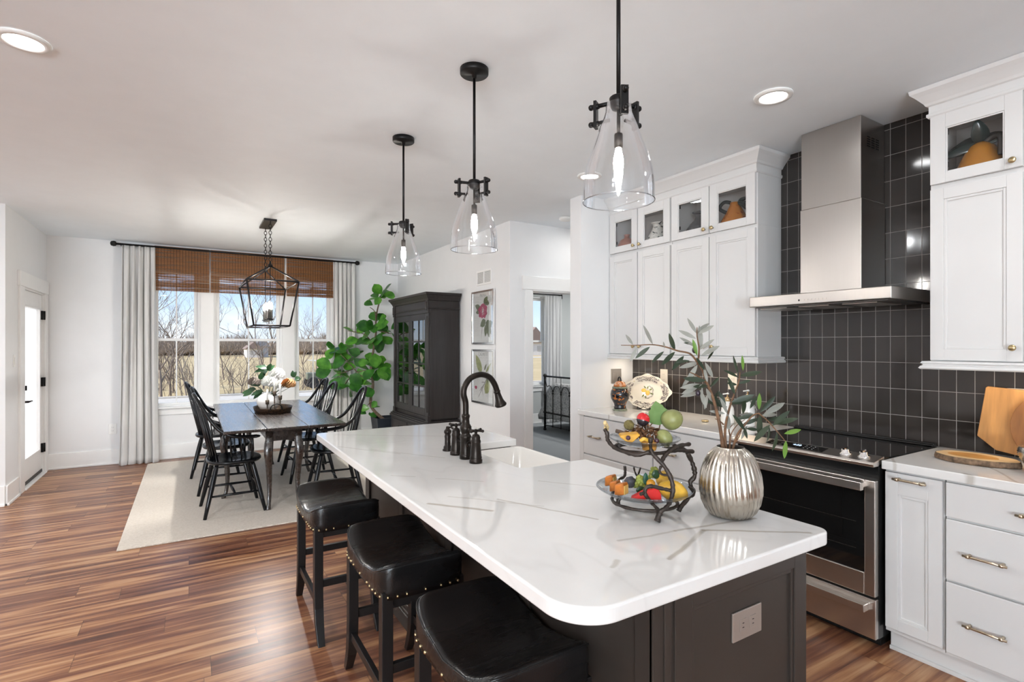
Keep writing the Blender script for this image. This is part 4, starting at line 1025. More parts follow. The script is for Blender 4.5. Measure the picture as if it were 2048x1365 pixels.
for (u, v, dx, dz, l) in ((512, 778, -1, -.15, .13), (520, 772, -.6, .3, .12), (530, 748, -.2, 1, .10), (536, 742, .6, .6, .09), (585, 755, .4, 1, .07), (525, 782, -.8, -.3, .12), (505, 784, -1, -.1, .10), (590, 760, .8, .5, .06), (520, 760, .1, .6, .1), (545, 785, .2, -.7, .08), (533, 738, -1, .1, .12)):
    for j in range(3): lf.leaf(fl(u, v, random.uniform(-.06, .04)), RGT * (dx + random.uniform(-.3, .3)) + Vector((0, 0, dz + random.uniform(-.3, .3))) + FWD * random.uniform(-.6, .4), (random.uniform(-.3, .3), -1, .6), l, .05, .2, .3)
t = thing('bouquet_greens', 'dark green leaves around the flowers in the round vase', 'greenery', (VX, VY, VZ + .17)); part(lf, 'leaves', M['darkleaf'], t)
sm = MB()
for k in range(6): sm.tube([(VX, VY, VZ + .12), fl(505 + k * 15, 775, 0)], .0025, 5)
part(sm, 'stems', M['darkleaf'], t)
# candle holder with three tapers
HX, HY = TX - .0, TY - .115
t = thing('candle_holder', 'bronze three-cup candle holder in front of the round vase on the tray', 'candle holder', (HX, HY, TZ + .006))
CH = mat('aged_bronze', (.09, .068, .05), .5, .7); part(MB().lathe([(.06, TZ + .006), (.06, TZ + .012), (.01, TZ + .016)], (HX, HY), 24), 'foot', CH, t)
cups = [(534.5, .065, 'short white taper candle in the left cup of the holder'), (549, .155, 'tall white taper candle in the middle cup of the holder'), (560.5, .112, 'white taper candle in the right cup of the holder')]
D0 = HX * FWD.x + HY * FWD.y
for u, h, lb in cups:
    p = at(u, 700, D0); x, y = p.x, p.y; zc = TZ + .02 + h
    part(MB().tube([(HX, HY, TZ + .012), (x, y, TZ + .02), (x, y, zc)], .0065, 8), 'stem', CH, t)
    part(MB().lathe([(.008, zc), (.016, zc + .004), (.0195, zc + .048), (.0125, zc + .048), (.012, zc + .03), (.001, zc + .03)], (x, y), 16), 'cup', CH, t)
    single(MB().lathe([(.0105, zc + .031), (.0095, zc + .15), (.004, zc + .158), (.001, zc + .159)], (x, y), 14).tube([(x, y, zc + .155), (x, y, zc + .166)], .001, 5), 'taper_candle', M['candle'], lb, 'candle', group='taper candles on the dining table')

# chandelier
t = thing('lantern_chandelier', 'open black lantern chandelier on two chains over the dining table', 'chandelier', (.69, 6.04, 1.66))
cx, cy = .688, 6.04; K = M['black']; K2 = mat('chandelier_bar', (.03, .028, .03), .35, .7)
part(MB().box(cx - .06, cy - .225, CEIL - .022, cx + .06, cy + .225, CEIL - .001), 'ceiling_plate', K2, t, bev=.002)
zT, zB, zR = 2.095, 1.655, 2.265
top = [(cx - .235, cy - .44), (cx + .235, cy - .44), (cx + .235, cy + .44), (cx - .235, cy + .44)]; bot = [(cx - .165, cy - .345), (cx + .165, cy - .345), (cx + .165, cy + .345), (cx - .165, cy + .345)]
rid = [(cx, cy - .20), (cx, cy + .20)]
def barr(a, b_, w=.0085): return MB().tube([a, b_], w, 4, True)
for k in range(4):
    k2 = (k + 1) % 4
    part(barr((*top[k], zT), (*top[k2], zT)), 'top_rail', K2, t); part(barr((*bot[k], zB), (*bot[k2], zB)), 'bottom_rail', K2, t)
    part(barr((*top[k], zT), (*bot[k], zB)), 'corner_post', K2, t); part(barr((*top[k], zT), (*rid[0 if k < 2 else 1], zR)), 'hip_bar', K2, t)
part(barr((*rid[0], zR), (*rid[1], zR)), 'ridge_bar', K2, t)
for (x, y) in rid:
    part(MB().lathe([(.022, zR - .006), (.022, zR + .012), (.012, zR + .022), (.008, zR + .05), (.001, zR + .05)], (x, y), 12), 'finial', K, t)
    ch = MB(); z = zR + .05; i = 0
    while z < CEIL - .05:
        ring_ = [Vector((.013 * cos(a) * (1 if i % 2 == 0 else 0), .013 * cos(a) * (1 if i % 2 else 0), .021 * sin(a))) + Vector((x, y, z + .018)) for a in [2 * pi * q / 12 for q in range(12)]]
        ch.tube(ring_, .0032, 5, closed=True); z += .034; i += 1
    ch.tube([(x, y, z - .01), (x, y, CEIL - .02)], .005, 6)
    part(ch, 'chain', K, t)
    part(barr((x, y, zR), (x, y, zB + .06), .004), 'drop_rod', K2, t)
part(MB().box(cx - .02, cy - .26, zB + .055, cx + .02, cy + .26, zB + .063), 'candle_bar', K2, t)
for k in range(6):
    x = cx + (.018 if k % 2 else -.018); y = cy - .25 + .10 * k; z = zB + .063
    part(MB().lathe([(.004, z), (.022, z + .006), (.024, z + .012), (.011, z + .014), (.011, z + .11), (.001, z + .11)], (x, y), 12), 'candle_sleeve', K, t)
    part(MB().lathe([(.007, z + .11), (.013, z + .13), (.0125, z + .145), (.005, z + .172), (.001, z + .182)], (x, y), 12), 'candle_bulb', M['flame'], t)
lamp('chandelier_glow', 'AREA', (cx, cy, zB + .05), 28, (1, .98, .95), shape='RECTANGLE', size=.03, size_y=.5)

# curtain rod, curtains, woven shades
t = thing('curtain_rod', 'black curtain rod with faceted ends along the top of the triple window', 'curtain rod', (.69, 7.93, 2.675))
part(MB().tube([(-.77, 7.93, 2.690), (2.10, 7.93, 2.690)], .0125, 10), 'rod', M['black'], t)
for s_, x in ((-1, -.77), (1, 2.10)): part(MB().lathe([(.014, 0), (.030, .008), (.034, .03), (.026, .055), (.008, .062), (.001, .062)], (0, 0), 8).xf(Matrix.Translation((x, 7.93, 2.69)) @ Matrix.Rotation(s_ * pi / 2, 4, 'Y')), 'finial', M['black'], t)
for x in (-.73, .69, 2.06): part(MB().box(x - .008, 7.93, 2.68, x + .008, WINY, 2.70), 'bracket', M['black'], t)
def curtain(name, x0, x1, ztop, zbot, nf, seed, m, label, y0=7.93, spread=0, amp=.035, pleat=True):
    rnd = random.Random(seed); nx, nz = nf * 16, 40; mb = MB(); rows = []
    ph = [rnd.uniform(-.5, .5) for _ in range(nf + 2)]; am = [rnd.uniform(.7, 1.3) for _ in range(nf + 2)]
    for j in range(nz + 1):
        w = j / nz; z = ztop + (zbot - ztop) * w
        row = []
        for i in range(nx + 1):
            u = i / nx; q = u * nf; k = int(min(q, nf - 1))
            A = amp * (am[k] * (1 - (q - k)) + am[k + 1] * (q - k)) * (.55 + .6 * min(1, w * 5) if pleat else 1)
            y = y0 + A * sin(2 * pi * q + ph[k] * w * 1.6) + .010 * sin(2 * pi * q * 2.3 + 5 * w + seed)
            xx = x0 + (x1 - x0) * u + (u - .5) * spread * w ** 2 + .012 * sin(2 * pi * q + 1.2) * (.4 + w)
            flare = .03 * max(0, w - .96) / .04
            row.append((xx, y - flare * (1 + .5 * sin(9 * u)), z))
        rows.append(row)
    mb.strip(rows); t = single(mb, name, m, label, 'curtain', solid=.003)
    return t
cl = curtain('curtain', -.725, -.385, 2.678, .004, 5, 3, M['curtain'], 'long white linen curtain left of the triple window', spread=.07)
cr_ = curtain('curtain', 1.775, 2.085, 2.678, .004, 5, 8, M['curtain'], 'long white linen curtain right of the triple window, behind the fiddle leaf', spread=.03)
for k, (x0, x1, lb) in enumerate(((-.392, .206, 'brown woven wood shade over the left window'), (.222, 1.122, 'brown woven wood shade over the wide middle window'), (1.152, 1.79, 'brown woven wood shade over the right window'))):
    t = thing('roman_shade', lb, 'shade', ((x0 + x1) / 2, 8.0, 2.14), group='woven wood shades')
    part(MB().box(x0, 7.998, 2.165, x1, 8.001, 2.685), 'woven_panel', M['bamboo'], t)
    part(MB().box(x0, 7.985, 2.40, x1, 7.993, 2.70), 'valance', M['bamboo'], t)
    fd = MB()
    for q, (za, zb_) in enumerate(((2.205, 2.262), (2.200, 2.255), (2.15, 2.172))):
        yy = 7.992 - q * .007
        fd.box(x0, yy - .002, za, x1, yy, zb_)
    part(fd, 'folds', M['bamboo'], t)
    part(MB().box(x0, 7.985, 2.70, x1, WINY - .021, 2.715), 'headrail', M['woodboard2'], t)

# fiddle leaf fig
PX, PY = 2.40, 7.45
t = thing('plant_pot', 'tapered dark blue-black planter holding the fiddle leaf fig', 'pot', (PX, PY, 0))
def sq(w, z): return [(PX + a * w, PY + b_ * w, z) for a, b_ in ((-1,-1),(1,-1),(1,1),(-1,1))]
part(MB().loft([sq(.12, .001), sq(.165, .42), sq(.150, .42), sq(.145, .36), sq(.02, .355)], False, True), 'planter', M['pot'], t, bev=.003)
part(MB().loft([sq(.143, .345), sq(.143, .368)], False, True), 'soil', M['dirt'], t)
t = thing('fiddle_leaf_fig', 'tall fiddle leaf fig with broad bright green leaves beside the armoire', 'plant', (PX, PY, .365))
PD = PX * FWD.x + PY * FWD.y
pf = lambda u, v, d=0: at(u, v, PD + d)
trunk = spline([(PX, PY, .36), pf(742, 812), pf(746, 770), pf(742, 735), pf(747, 700), pf(752, 665), pf(752, 640), pf(756, 615), pf(764, 590)], 5)
part(MB().tube(trunk, [.024 - .016 * i / len(trunk) for i in range(len(trunk))], 10), 'trunk', M['bark'], t)
br = MB()
for pts in (((744, 760), (722, 752), (705, 735), (690, 718), (672, 700)), ((742, 740), (715, 745), (700, 755), (690, 768)), ((748, 690), (730, 670), (712, 665), (695, 662)), ((750, 660), (770, 665), (782, 668)), ((744, 800), (735, 812)), ((752, 650), (750, 625), (740, 615)), ((706, 738), (690, 745), (675, 748))):
    pl = spline([pf(u, v, -.05 * i) for i, (u, v) in enumerate(pts)], 4); br.tube(pl, [.009 - .005 * i / len(pl) for i in range(len(pl))], 7)
part(br, 'branches', M['bark'], t)
fid = lambda s: (.02 if s <= 0 or s >= 1 else (sin(pi * s ** 1.25) ** .6) * (.72 + .45 * s))
random.seed(11); lv = MB(); lv2 = MB()
def cluster(u, v, d, n, size, lo=-.5):
    c = pf(u, v, d)
    for k in range(n):
        a = k * 2.4 + random.random(); el = random.uniform(lo, .95)
        dr = Vector((cos(a) * cos(el), sin(a) * cos(el), sin(el)))
        ln = size * random.uniform(.8, 1.2)
        (lv if random.random() < .6 else lv2).leaf(c + dr * .02, dr, Vector((0, 0, .55)) + dr.cross(Vector((0, 0, 1))) * random.uniform(-.4, .4) - FWD * random.uniform(.3, 1.3), ln, ln * .84, random.uniform(.05, .22), random.uniform(.0, .45), 7, fid)
for u, v, d, n, s_ in ((764, 590, 0, 11, .20), (757, 598, .02, 6, .20), (748, 612, -.02, 5, .17), (757, 645, 0, 9, .21), (748, 660, -.06, 9, .22), (744, 680, -.05, 8, .23), (760, 672, .04, 6, .22), (780, 660, .0, 5, .18), (712, 668, -.02, 5, .20), (722, 682, .02, 5, .18),
                      (672, 695, -.08, 7, .20), (694, 700, -.05, 8, .21), (706, 715, -.04, 6, .20), (665, 740, -.1, 8, .23), (682, 752, -.08, 6, .22), (715, 735, -.02, 4, .2), (752, 738, -.05, 11, .22), (742, 725, -.02, 6, .2), (764, 742, 0, 6, .19), (703, 772, -.08, 9, .20), (726, 772, -.04, 8, .20), (742, 818, -.02, 4, .13), (735, 830, 0, 3, .12)):
    cluster(u, v, d, max(3, int(n * .72)), s_ * .92, -.9 if v > 640 else -.3)
part(lv, 'leaves', M['fiddle'], t); part(lv2, 'leaves', m_leaf('fiddle_leaf_dark', (.018, .085, .016), (.06, .22, .03), (.10, .25, .06), .25, .25), t)

# armoire against the picture wall
t = thing('armoire', 'tall dark wood armoire with gridded glass doors beside the fiddle leaf fig', 'cabinet', (2.6, 6.40, 0)); AW = M['armoire']
AX, AY0, AY1 = 2.385, 5.775, 7.02
part(MB().box(AX + .02, AY0, .58, 2.782, AY0 + .03, 1.884).box(AX + .02, AY1 - .03, .58, 2.782, AY1, 1.884).box(2.76, AY0 + .03, .58, 2.782, AY1 - .03, 1.884).box(AX + .02, AY0 + .03, 1.85, 2.76, AY1 - .03, 1.884).box(AX + .02, AY0 + .03, .56, 2.76, AY1 - .03, .60), 'upper_case', AW, t, bev=.002)
part(MB().box(AX - .03, AY0 - .02, .09, 2.782, AY1 + .02, .50).box(AX - .045, AY0 - .03, 0, 2.782, AY1 + .03, .09), 'lower_case', AW, t, bev=.003)
part(MB().box(AX - .05, AY0 - .035, .50, 2.783, AY1 + .035, .525).box(AX - .038, AY0 - .026, .525, 2.783, AY1 + .026, .545).box(AX - .02, AY0 - .012, .545, 2.783, AY1 + .012, .56), 'waist_moulding', AW, t, bev=.004)
ac = [(-.02, 1.885), (.006, 1.885), (.008, 1.895), (.001, 1.90), (.001, 1.985), (.012, 1.99), (.02, 2.01), (.045, 2.05), (.055, 2.055), (.06, 2.082), (-.02, 2.082)]
mb = MB(); mb.loft([[(p[0] + o * n[0], p[1] + o * n[1], z) for o, z in ac] for p, n in (((2.783, AY0), (0, -1)), ((AX, AY0), (-1, -1)), ((AX, AY1), (-1, 1)), ((2.783, AY1), (0, 1)))], False, True); mb.box(AX, AY0, 2.07, 2.783, AY1, 2.08)
part(mb, 'cornice', AW, t)
for y in (AY0 + .035, AY1 - .035):
    p = MB().box(AX - .014, y - .033, .56, AX + .03, y + .033, .62).box(AX - .006, y - .028, .62, AX + .03, y + .028, 1.84).box(AX - .016, y - .034, 1.84, AX + .03, y + .034, 1.99)
    for q in (-.012, .012): p.tube([(AX - .006, y + q, .66), (AX - .006, y + q, 1.80)], .006, 6)
    p.tube([(AX - .018, y, 1.87), (AX - .018, y, 1.97)], .014, 8)
    part(p, 'pilaster', AW, t, bev=.002)
part(MB().box(AX, AY0 + .07, 1.84, AX + .02, AY1 - .07, 1.884).box(AX - .004, AY0 + .10, 1.90, AX, AY1 - .10, 1.97), 'frieze', AW, t, bev=.002)
ym = (AY0 + AY1) / 2
for a, b_ in ((AY0 + .075, ym - .002), (ym + .002, AY1 - .075)):
    d = part(MB().frame('x', AX + .002, AX + .024, a, b_, .61, 1.838, .06, .085, .075), 'glass_door', AW, t, bev=.002)
    mu = MB().box(AX + .006, (a + b_) / 2 - .009, .69, AX + .020, (a + b_) / 2 + .009, 1.77)
    for k in range(1, 4): mu.box(AX + .006, a + .05, .69 + 1.08 * k / 4 - .009, AX + .020, b_ - .05, .69 + 1.08 * k / 4 + .009)
    part(mu, 'glazing_bars', AW, d); part(MB().box(AX + .013, a + .055, .69, AX + .016, b_ - .055, 1.77), 'pane', M['armglass'], d)
    part(MB().lathe([(.004, 0), (.005, .01), (.011, .014), (.001, .022)], (0, 0), 10).xf(Matrix.Translation((AX + .002, (b_ - .025) if b_ < ym else (a + .025), 1.1)) @ Matrix.Rotation(-pi / 2, 4, 'Y')), 'knob', M['bronze'], d)
for z in (.95, 1.25, 1.55): part(MB().box(AX + .05, AY0 + .03, z, 2.76, AY1 - .03, z + .015), 'shelf', AW, t)
for a, b_ in ((AY0 + .03, ym - .01), (ym + .01, AY1 - .03)):
    d = part(MB().frame('x', AX - .042, AX - .03, a, b_, .30, .47, .02).box(AX - .036, a + .02, .32, AX - .03, b_ - .02, .45), 'drawer', AW, t, bev=.002)
    part(MB().lathe([(.006, 0), (.007, .012), (.015, .018), (.001, .028)], (0, 0), 10).xf(Matrix.Translation((AX - .036, (a + b_) / 2, .385)) @ Matrix.Rotation(-pi / 2, 4, 'Y')), 'knob', M['bronze'], d)
sx_ = mat('pale_gourd', (.55, .45, .28), .4, var=.2)
single(MB().lathe([(.03, .6015), (.06, .63), (.065, .67), (.04, .71), (.012, .73), (.001, .735)], (2.56, 6.42), 20, rib=.08, nrib=9), 'pale_gourd', sx_, 'pale ribbed gourd low behind the glass of the dark armoire', 'gourd')

# botanical prints
def print_frame(z0, z1, label, deco, title):
    y0, y1 = 4.925, 5.45; X = 2.80
    t = thing('framed_print', label, 'picture', (X, (y0 + y1) / 2, z0), group='botanical prints by the doorway')
    part(MB().frame('x', X - .022, X - .001, y0, y1, z0, z1, .022), 'frame', M['silverframe'], t, bev=.002)
    pp = part(MB().box(X - .010, y0 + .02, z0 + .02, X - .004, y1 - .02, z1 - .02), 'paper', mat('print_paper', (.84, .83, .80), .7, var=.02), t)
    part(MB().box(X - .0165, y0 + .02, z0 + .02, X - .0150, y1 - .02, z1 - .02), 'glazing', M['pane'], t)
    zc = lambda f: z0 + (z1 - z0) * f; yc = lambda f: y1 - (y1 - y0) * f
    text(title, .052, (X - .0106, yc(.5), zc(.905)), (pi / 2, 0, -pi / 2), mat('print_ink', (.46, .45, .43), .8), 'title_lettering', pp)
    ln = MB()
    for k in range(26):
        z = zc(.80 - k * .026)
        for a, b_ in deco['cols']: ln.box(X - .0106, yc(b_), z, X - .0101, yc(a), z + .004)
    ln.box(X - .0106, yc(.75), zc(.845), X - .0101, yc(.25), zc(.85)); ln.box(X - .0106, yc(.7), zc(.06), X - .0101, yc(.3), zc(.065))
    part(ln, 'text_lines', mat('print_grey', (.62, .61, .59), .8), pp)
    for k, (m, shapes) in enumerate(deco['art']):
        mb = MB()
        for i, (f0, g0, f1, g1, w) in enumerate(shapes):
            p = Vector((X - .0108 - .0003 * k - .00002 * i, yc(f0), zc(g0))); q = Vector((p.x, yc(f1), zc(g1)))
            mb.leaf(p, q - p, (-1, 0, 0), (q - p).length, w, 0, 0, 6)
        part(mb, 'illustration', m, pp)
    return t
pk = mat('print_pink', (.45, .06, .13), .8, var=.45, vs=60); pk2 = mat('print_rose', (.62, .22, .28), .8, var=.3, vs=60); gn = mat('print_green', (.16, .18, .10), .8, var=.3, vs=30); og = mat('print_olive', (.36, .38, .16), .8, var=.3, vs=20); bk = mat('print_brown', (.14, .10, .08), .8)
pet = []
for k in range(34):
    a = k * 2.39996; r = .19 * sqrt((k + 1) / 34); cx_, cy_ = .50, .62; pet.append((cx_ + r * .6 * cos(a) * .95, cy_ + r * .62 * sin(a) * .8, cx_ + r * 1.25 * cos(a), cy_ + r * 1.0 * sin(a) * .75, .06))
print_frame(1.468, 2.072, 'framed print of a pink flower, the upper of the two prints', {'cols': ((.08, .34), (.72, .92)), 'art': [
    (bk, [(.50, .50, .42, .08, .008), (.42, .66, .2, .70, .006)]),
    (gn, [(.55, .72, .70, .88, .09), (.62, .78, .78, .74, .06), (.40, .66, .14, .74, .07), (.36, .62, .18, .60, .05), (.62, .44, .38, .34, .09), (.62, .40, .88, .32, .10), (.66, .38, .60, .14, .08), (.70, .42, .78, .12, .09), (.75, .36, .92, .40, .07), (.72, .40, .86, .18, .06)]),
    (pk, pet), (pk2, pet[::3])]}, 'PRIMA')
print_frame(.80, 1.412, 'framed print of long green leaves, the lower print behind the faucet', {'cols': ((.10, .30), (.62, .92)), 'art': [
    (og, [(.44, .56, .17, .90, .11), (.62, .58, .86, .76, .035), (.60, .20, .80, .46, .12), (.72, .48, .62, .30, .05)]),
    (gn, [(.56, .62, .66, .74, .03), (.66, .54, .72, .40, .035)]),
    (bk, [(.70, .50, .30, .12, .010), (.50, .34, .34, .22, .008), (.46, .30, .52, .12, .007), (.58, .40, .42, .40, .007), (.38, .2, .3, .1, .006)]),
    (pk, [(.18, .32, .18, .25, .06)])]}, 'CALMETE')

# ---------------------------------------------------------------- bedroom seen through the doorway
t = thing('iron_bed', 'black iron bed with arched footboard in the bedroom beyond the doorway', 'bed', (6.1, 6.55, .012)); I = M['rope']
def footboard(x, h, nm):
    mb = MB()
    for y in (5.75, 7.33):
        mb.tube([(x, y, .012), (x, y, h)], .019, 8)
        for z, r in ((.03, .028), (.12, .025), (.32, .03), (.62, .024), (h - .01, .034)): mb.ball((x, y, z), (r, r, r * .9), 10, 6)
    mb.tube([(x, 5.75, h - .02), (x, 7.33, h - .02)], .015, 8); mb.tube([(x, 5.75, .315), (x, 7.33, .315)], .014, 8); mb.tube([(x, 5.75, .10), (x, 7.33, .10)], .008, 6)
    n = 6
    for k in range(1, n + 1):
        y = 7.33 - (1.58) * k / (n + 1); mb.tube([(x, y, .10), (x, y, h - .26)], .007, 6)
        for z in (.10, .315, h - .26, h - .30): mb.ball((x, y, z), .017, 8, 5)
    for k in range(n + 1):
        ya = 7.33 - 1.58 * k / (n + 1); yb = 7.33 - 1.58 * (k + 1) / (n + 1)
        mb.tube(spline([(x, ya, h - .26 if k else h - .05), (x, ya + (yb - ya) * .25, h - .19), (x, (ya + yb) / 2, h - .175), (x, ya + (yb - ya) * .75, h - .19), (x, yb, h - .26)], 5), .007, 6)
    mb.tube([(x, 7.33 - 1.58 * 2 / 7, h - .20), (x, 7.33 - 1.58 * 2 / 7, h - .02)], .006, 6)
    return part(mb, nm, I, t)
footboard(5.14, .95, 'footboard'); footboard(7.2, 1.3, 'headboard')
part(MB().box(5.16, 5.82, .26, 7.18, 7.26, .55), 'mattress', M['linen'], t, bev=.04, seg=3)
g = NG('quilt_fabric'); v = g.n('TexVoronoi'); v.inputs['Scale'].default_value = 16; g.l(g.coord(), v.inputs['Vector']); w = g.noise(g.coord(), 22, 4, .6, 2)
g.set(col=g.ramp(w, [(.42, (.30, .30, .30)), (.52, (.62, .61, .60))]), rough=.9); g.bump(v.outputs['Distance'], .5, .02)
qp = [(7.62, .16), (7.58, .22), (7.48, .42), (7.38, .62), (7.28, .74), (7.1, .79), (6.55, .80), (6.0, .79), (5.82, .74), (5.74, .62), (5.66, .42), (5.6, .2)]
single(MB().strip([[(5.165 + .03 * f_ ** 3, 6.6 + (y - 6.6) * (.93 + .07 * f_) + .02 * sin(7 * 5.2 + 3 * k), .22 + (max(z, .23) - .22) * f_) for k, (y, z) in enumerate(qp)] for f_ in (0, .2, .4, .6, .8, .93)] + [[(x, y + .02 * sin(7 * x + 3 * k), z + .012 * sin(9 * x + k)) for k, (y, z) in enumerate(qp)] for x in [5.20 + .04 * i for i in range(45)]]), 'quilt', g.m, 'grey and white patterned quilt on the iron bed', 'quilt', solid=.03)
curtain('curtain', 5.60, 5.99, 2.385, .02, 5, 5, M['sheerc'], 'sheer white curtain at the bedroom window', y0=8.0, amp=.03)
t = thing('curtain_rod', 'short black curtain rod above the bedroom window', 'curtain rod', (5.4, 8.0, 2.40))
part(MB().tube([(4.75, 8.0, 2.40), (6.0, 8.0, 2.40)], .011, 8), 'rod', M['black'], t); part(MB().box(5.985, 7.99, 2.33, 6.005, 8.01, 2.42).box(5.985, 8.0, 2.39, 6.005, 8.1, 2.41), 'bracket', M['black'], t)
# ---------------------------------------------------------------- on the island
CT = .9145
# ribbed silver vase
VX2, VY2 = 1.487, 1.079
VD = VX2 * FWD.x + VY2 * FWD.y
g = NG('champagne_silver'); f = g.noise(g.coord((1, 1, .4)), 18, 4); g.set(col=g.ramp(f, [(.3, (.50, .45, .38)), (.7, (.72, .68, .61))]), metal=1, rough=g.math('MULTIPLY_ADD', f, .12, .19)); M['silver'] = g.m
vp = [(.052, 0), (.064, .003), (.079, .018), (.091, .045), (.0965, .075), (.097, .10), (.093, .135), (.083, .168), (.069, .195), (.054, .211), (.0445, .217), (.042, .2205)]
t = thing('ribbed_vase', 'swirled silver vase with vertical ribs on the island, holding olive branches', 'vase', (VX2, VY2, CT))
vb = MB(); n = 216; rings = []
for r, z in vp:
    k = 1 if .01 < z < .209 else .15
    rings.append([(VX2 + (r - .0052 * k * (1 - abs(sin(16 * (2*pi*i/n) + 1.3 * z / .22 + 2.0 * sin(z * 12))))) * cos(2*pi*i/n), VY2 + (r - .0052 * k * (1 - abs(sin(16 * (2*pi*i/n) + 1.3 * z / .22 + 2.0 * sin(z * 12))))) * sin(2*pi*i/n), CT + z) for i in range(n)])
vb.loft(rings, True, False); part(vb, 'body', M['silver'], t)
part(MB().lathe([(.042, CT + .2205), (.0395, CT + .220), (.039, CT + .21), (.05, CT + .18), (.001, CT + .17)], (VX2, VY2), 40, cap=False), 'inside', mat('vase_inside', (.03, .025, .02), .6), t)
# olive branches
random.seed(5)
ol = lambda s: 0.02 if s <= 0 or s >= 1 else sin(pi * s) ** .75
def olive(label, segs, leaves, seed, thick=.0045, olives=()):
    """segs: list of stem paths (u, v, depth offset); leaves: (u, v, du, dv, length, kind, depth)"""
    t = thing('olive_branch', label, 'branch', (VX2, VY2, CT + .2), group='olive branches in the silver vase')
    mb = MB()
    for i, pth in enumerate(segs):
        pl = spline([at(u, v, VD + d) for u, v, d in pth], 5); r0 = thick * (1 if i == 0 else .55)
        mb.tube(pl, [r0 * (1 - .7 * k / len(pl)) for k in range(len(pl))], 7)
    part(mb, 'stem', M['stem'], t)
    B = {'d': MB(), 'g': MB(), 'b': MB()}
    rnd = random.Random(seed)
    for (u, v, du, dv, ln, kd, d) in leaves:
        b_ = at(u, v, VD + d); dr = RGT * du + Vector((0, 0, -dv)) + FWD * rnd.uniform(-.35, .35)
        up = -FWD + RGT * rnd.uniform(-.7, .7) + Vector((0, 0, rnd.uniform(-.2, .8)))
        B[kd].leaf(b_, dr, up, ln, ln * .235, .18, rnd.uniform(-.15, .2), 7, ol)
    for kd, nm, m in (('d', 'leaves', 'olive'), ('g', 'pale_leaves', 'olivegrey'), ('b', 'fresh_leaves', 'olivebright')):
        if B[kd].v: part(B[kd], nm, M[m], t)
    if olives:
        o = MB()
        for (u, v, d) in olives: o.ball(at(u, v, VD + d), (.008, .008, .0105), 10, 7)
        part(o, 'olives', mat('black_olive_skin', (.03, .02, .03), .25), t)
L_ = .062
olive('tall olive branch arching up and to the left out of the silver vase', [
    [(1446, 900, 0), (1440, 855, 0), (1427, 800, .01), (1412, 762, .02), (1405, 742, .02), (1395, 725, .03)],
    [(1395, 725, .03), (1380, 708, .03), (1355, 702, .04), (1330, 694, .05), (1305, 690, .05), (1272, 691, .06), (1242, 691, .06)],
    [(1395, 730, .03), (1398, 700, .02), (1394, 672, .02), (1394, 655, .01)], [(1412, 765, .02), (1395, 752, .0), (1380, 745, -.02)]],
    [(1306, 690, -.75, -1.2, .078, 'g', .05), (1300, 694, -1, .75, .062, 'd', .05), (1350, 702, -.5, -1.2, .065, 'd', .05), (1328, 703, -.8, .75, .055, 'd', .05), (1350, 704, -1, .9, .068, 'd', .04), (1368, 712, -.9, .95, .068, 'd', .04), (1266, 690, -.7, -.9, .045, 'g', .06), (1274, 695, -.5, 1, .055, 'g', .07), (1330, 697, -.3, -.8, .025, 'g', .05),
     (1394, 668, -.6, -1, .06, 'g', .02), (1394, 662, 1, -.55, .055, 'g', .02), (1396, 668, 1, -.5, .062, 'g', .01), (1392, 678, -1, -.55, .062, 'g', .02), (1392, 695, -1, -.7, .062, 'g', .03), (1398, 700, .9, -.7, .058, 'g', .02), (1402, 712, 1, -.6, .066, 'g', .0), (1394, 712, -.25, -1, .055, 'b', -.02), (1402, 700, -.1, -1, .08, 'g', .03), (1388, 690, -1, -.2, .04, 'd', .04),
     (1410, 725, .5, 1, .058, 'g', .02), (1395, 730, -.55, 1, .068, 'g', -.01), (1390, 740, -.6, .8, .07, 'g', .02), (1408, 735, .1, 1, .05, 'g', 0), (1380, 722, -1, .1, .05, 'd', .02), (1400, 725, -1, .3, .07, 'g', .05), (1415, 720, .3, -.7, .04, 'd', .03),
     (1412, 762, -1, -.1, .075, 'd', -.02), (1404, 770, -1, .15, .072, 'g', 0), (1398, 772, -1, .4, .07, 'g', .02), (1404, 785, -1, .2, .07, 'g', .03), (1404, 775, -.15, 1, .05, 'g', -.02), (1400, 780, .25, 1, .062, 'g', -.01), (1416, 772, -1, .05, .06, 'd', .01), (1420, 775, .6, -.8, .045, 'd', 0), (1414, 790, -.1, 1, .05, 'g', .0), (1425, 805, -.55, -.9, .06, 'g', .02), (1427, 810, .1, -1, .05, 'd', .03), (1392, 715, .5, .8, .05, 'd', -.02)], 1, .0065, ((1389, 701, .0), (1396, 787, -.01)))
olive('upright olive branch with dark leaves in the middle of the silver vase', [
    [(1452, 900, .01), (1450, 860, .02), (1458, 820, .02), (1468, 790, .02), (1477, 765, .03), (1480, 745, .03)], [(1447, 850, 0), (1440, 843, 0), (1430, 838, 0)]],
    [(1476, 748, -.25, -1, .062, 'd', .02), (1486, 742, .02, -1, .052, 'b', .02), (1480, 752, 1, -.15, .072, 'd', .02), (1476, 755, -1, -.6, .05, 'd', .03), (1470, 790, -.3, -1, .062, 'd', .0), (1474, 770, -.9, -.15, .045, 'd', .02), (1476, 768, 1, -.3, .045, 'd', .05),
     (1462, 805, 1, -.35, .075, 'd', .0), (1458, 808, 1, -.2, .08, 'd', .02), (1456, 826, -.6, -1, .065, 'd', .0), (1455, 815, -1, -.35, .07, 'd', .02), (1452, 812, -.4, -1, .055, 'd', .03), (1454, 828, -.35, -1, .055, 'g', -.02), (1450, 828, -1, -.2, .05, 'g', .02), (1488, 795, .15, 1, .065, 'd', .0), (1478, 830, 1, -.05, .05, 'g', .03)], 2, .005)
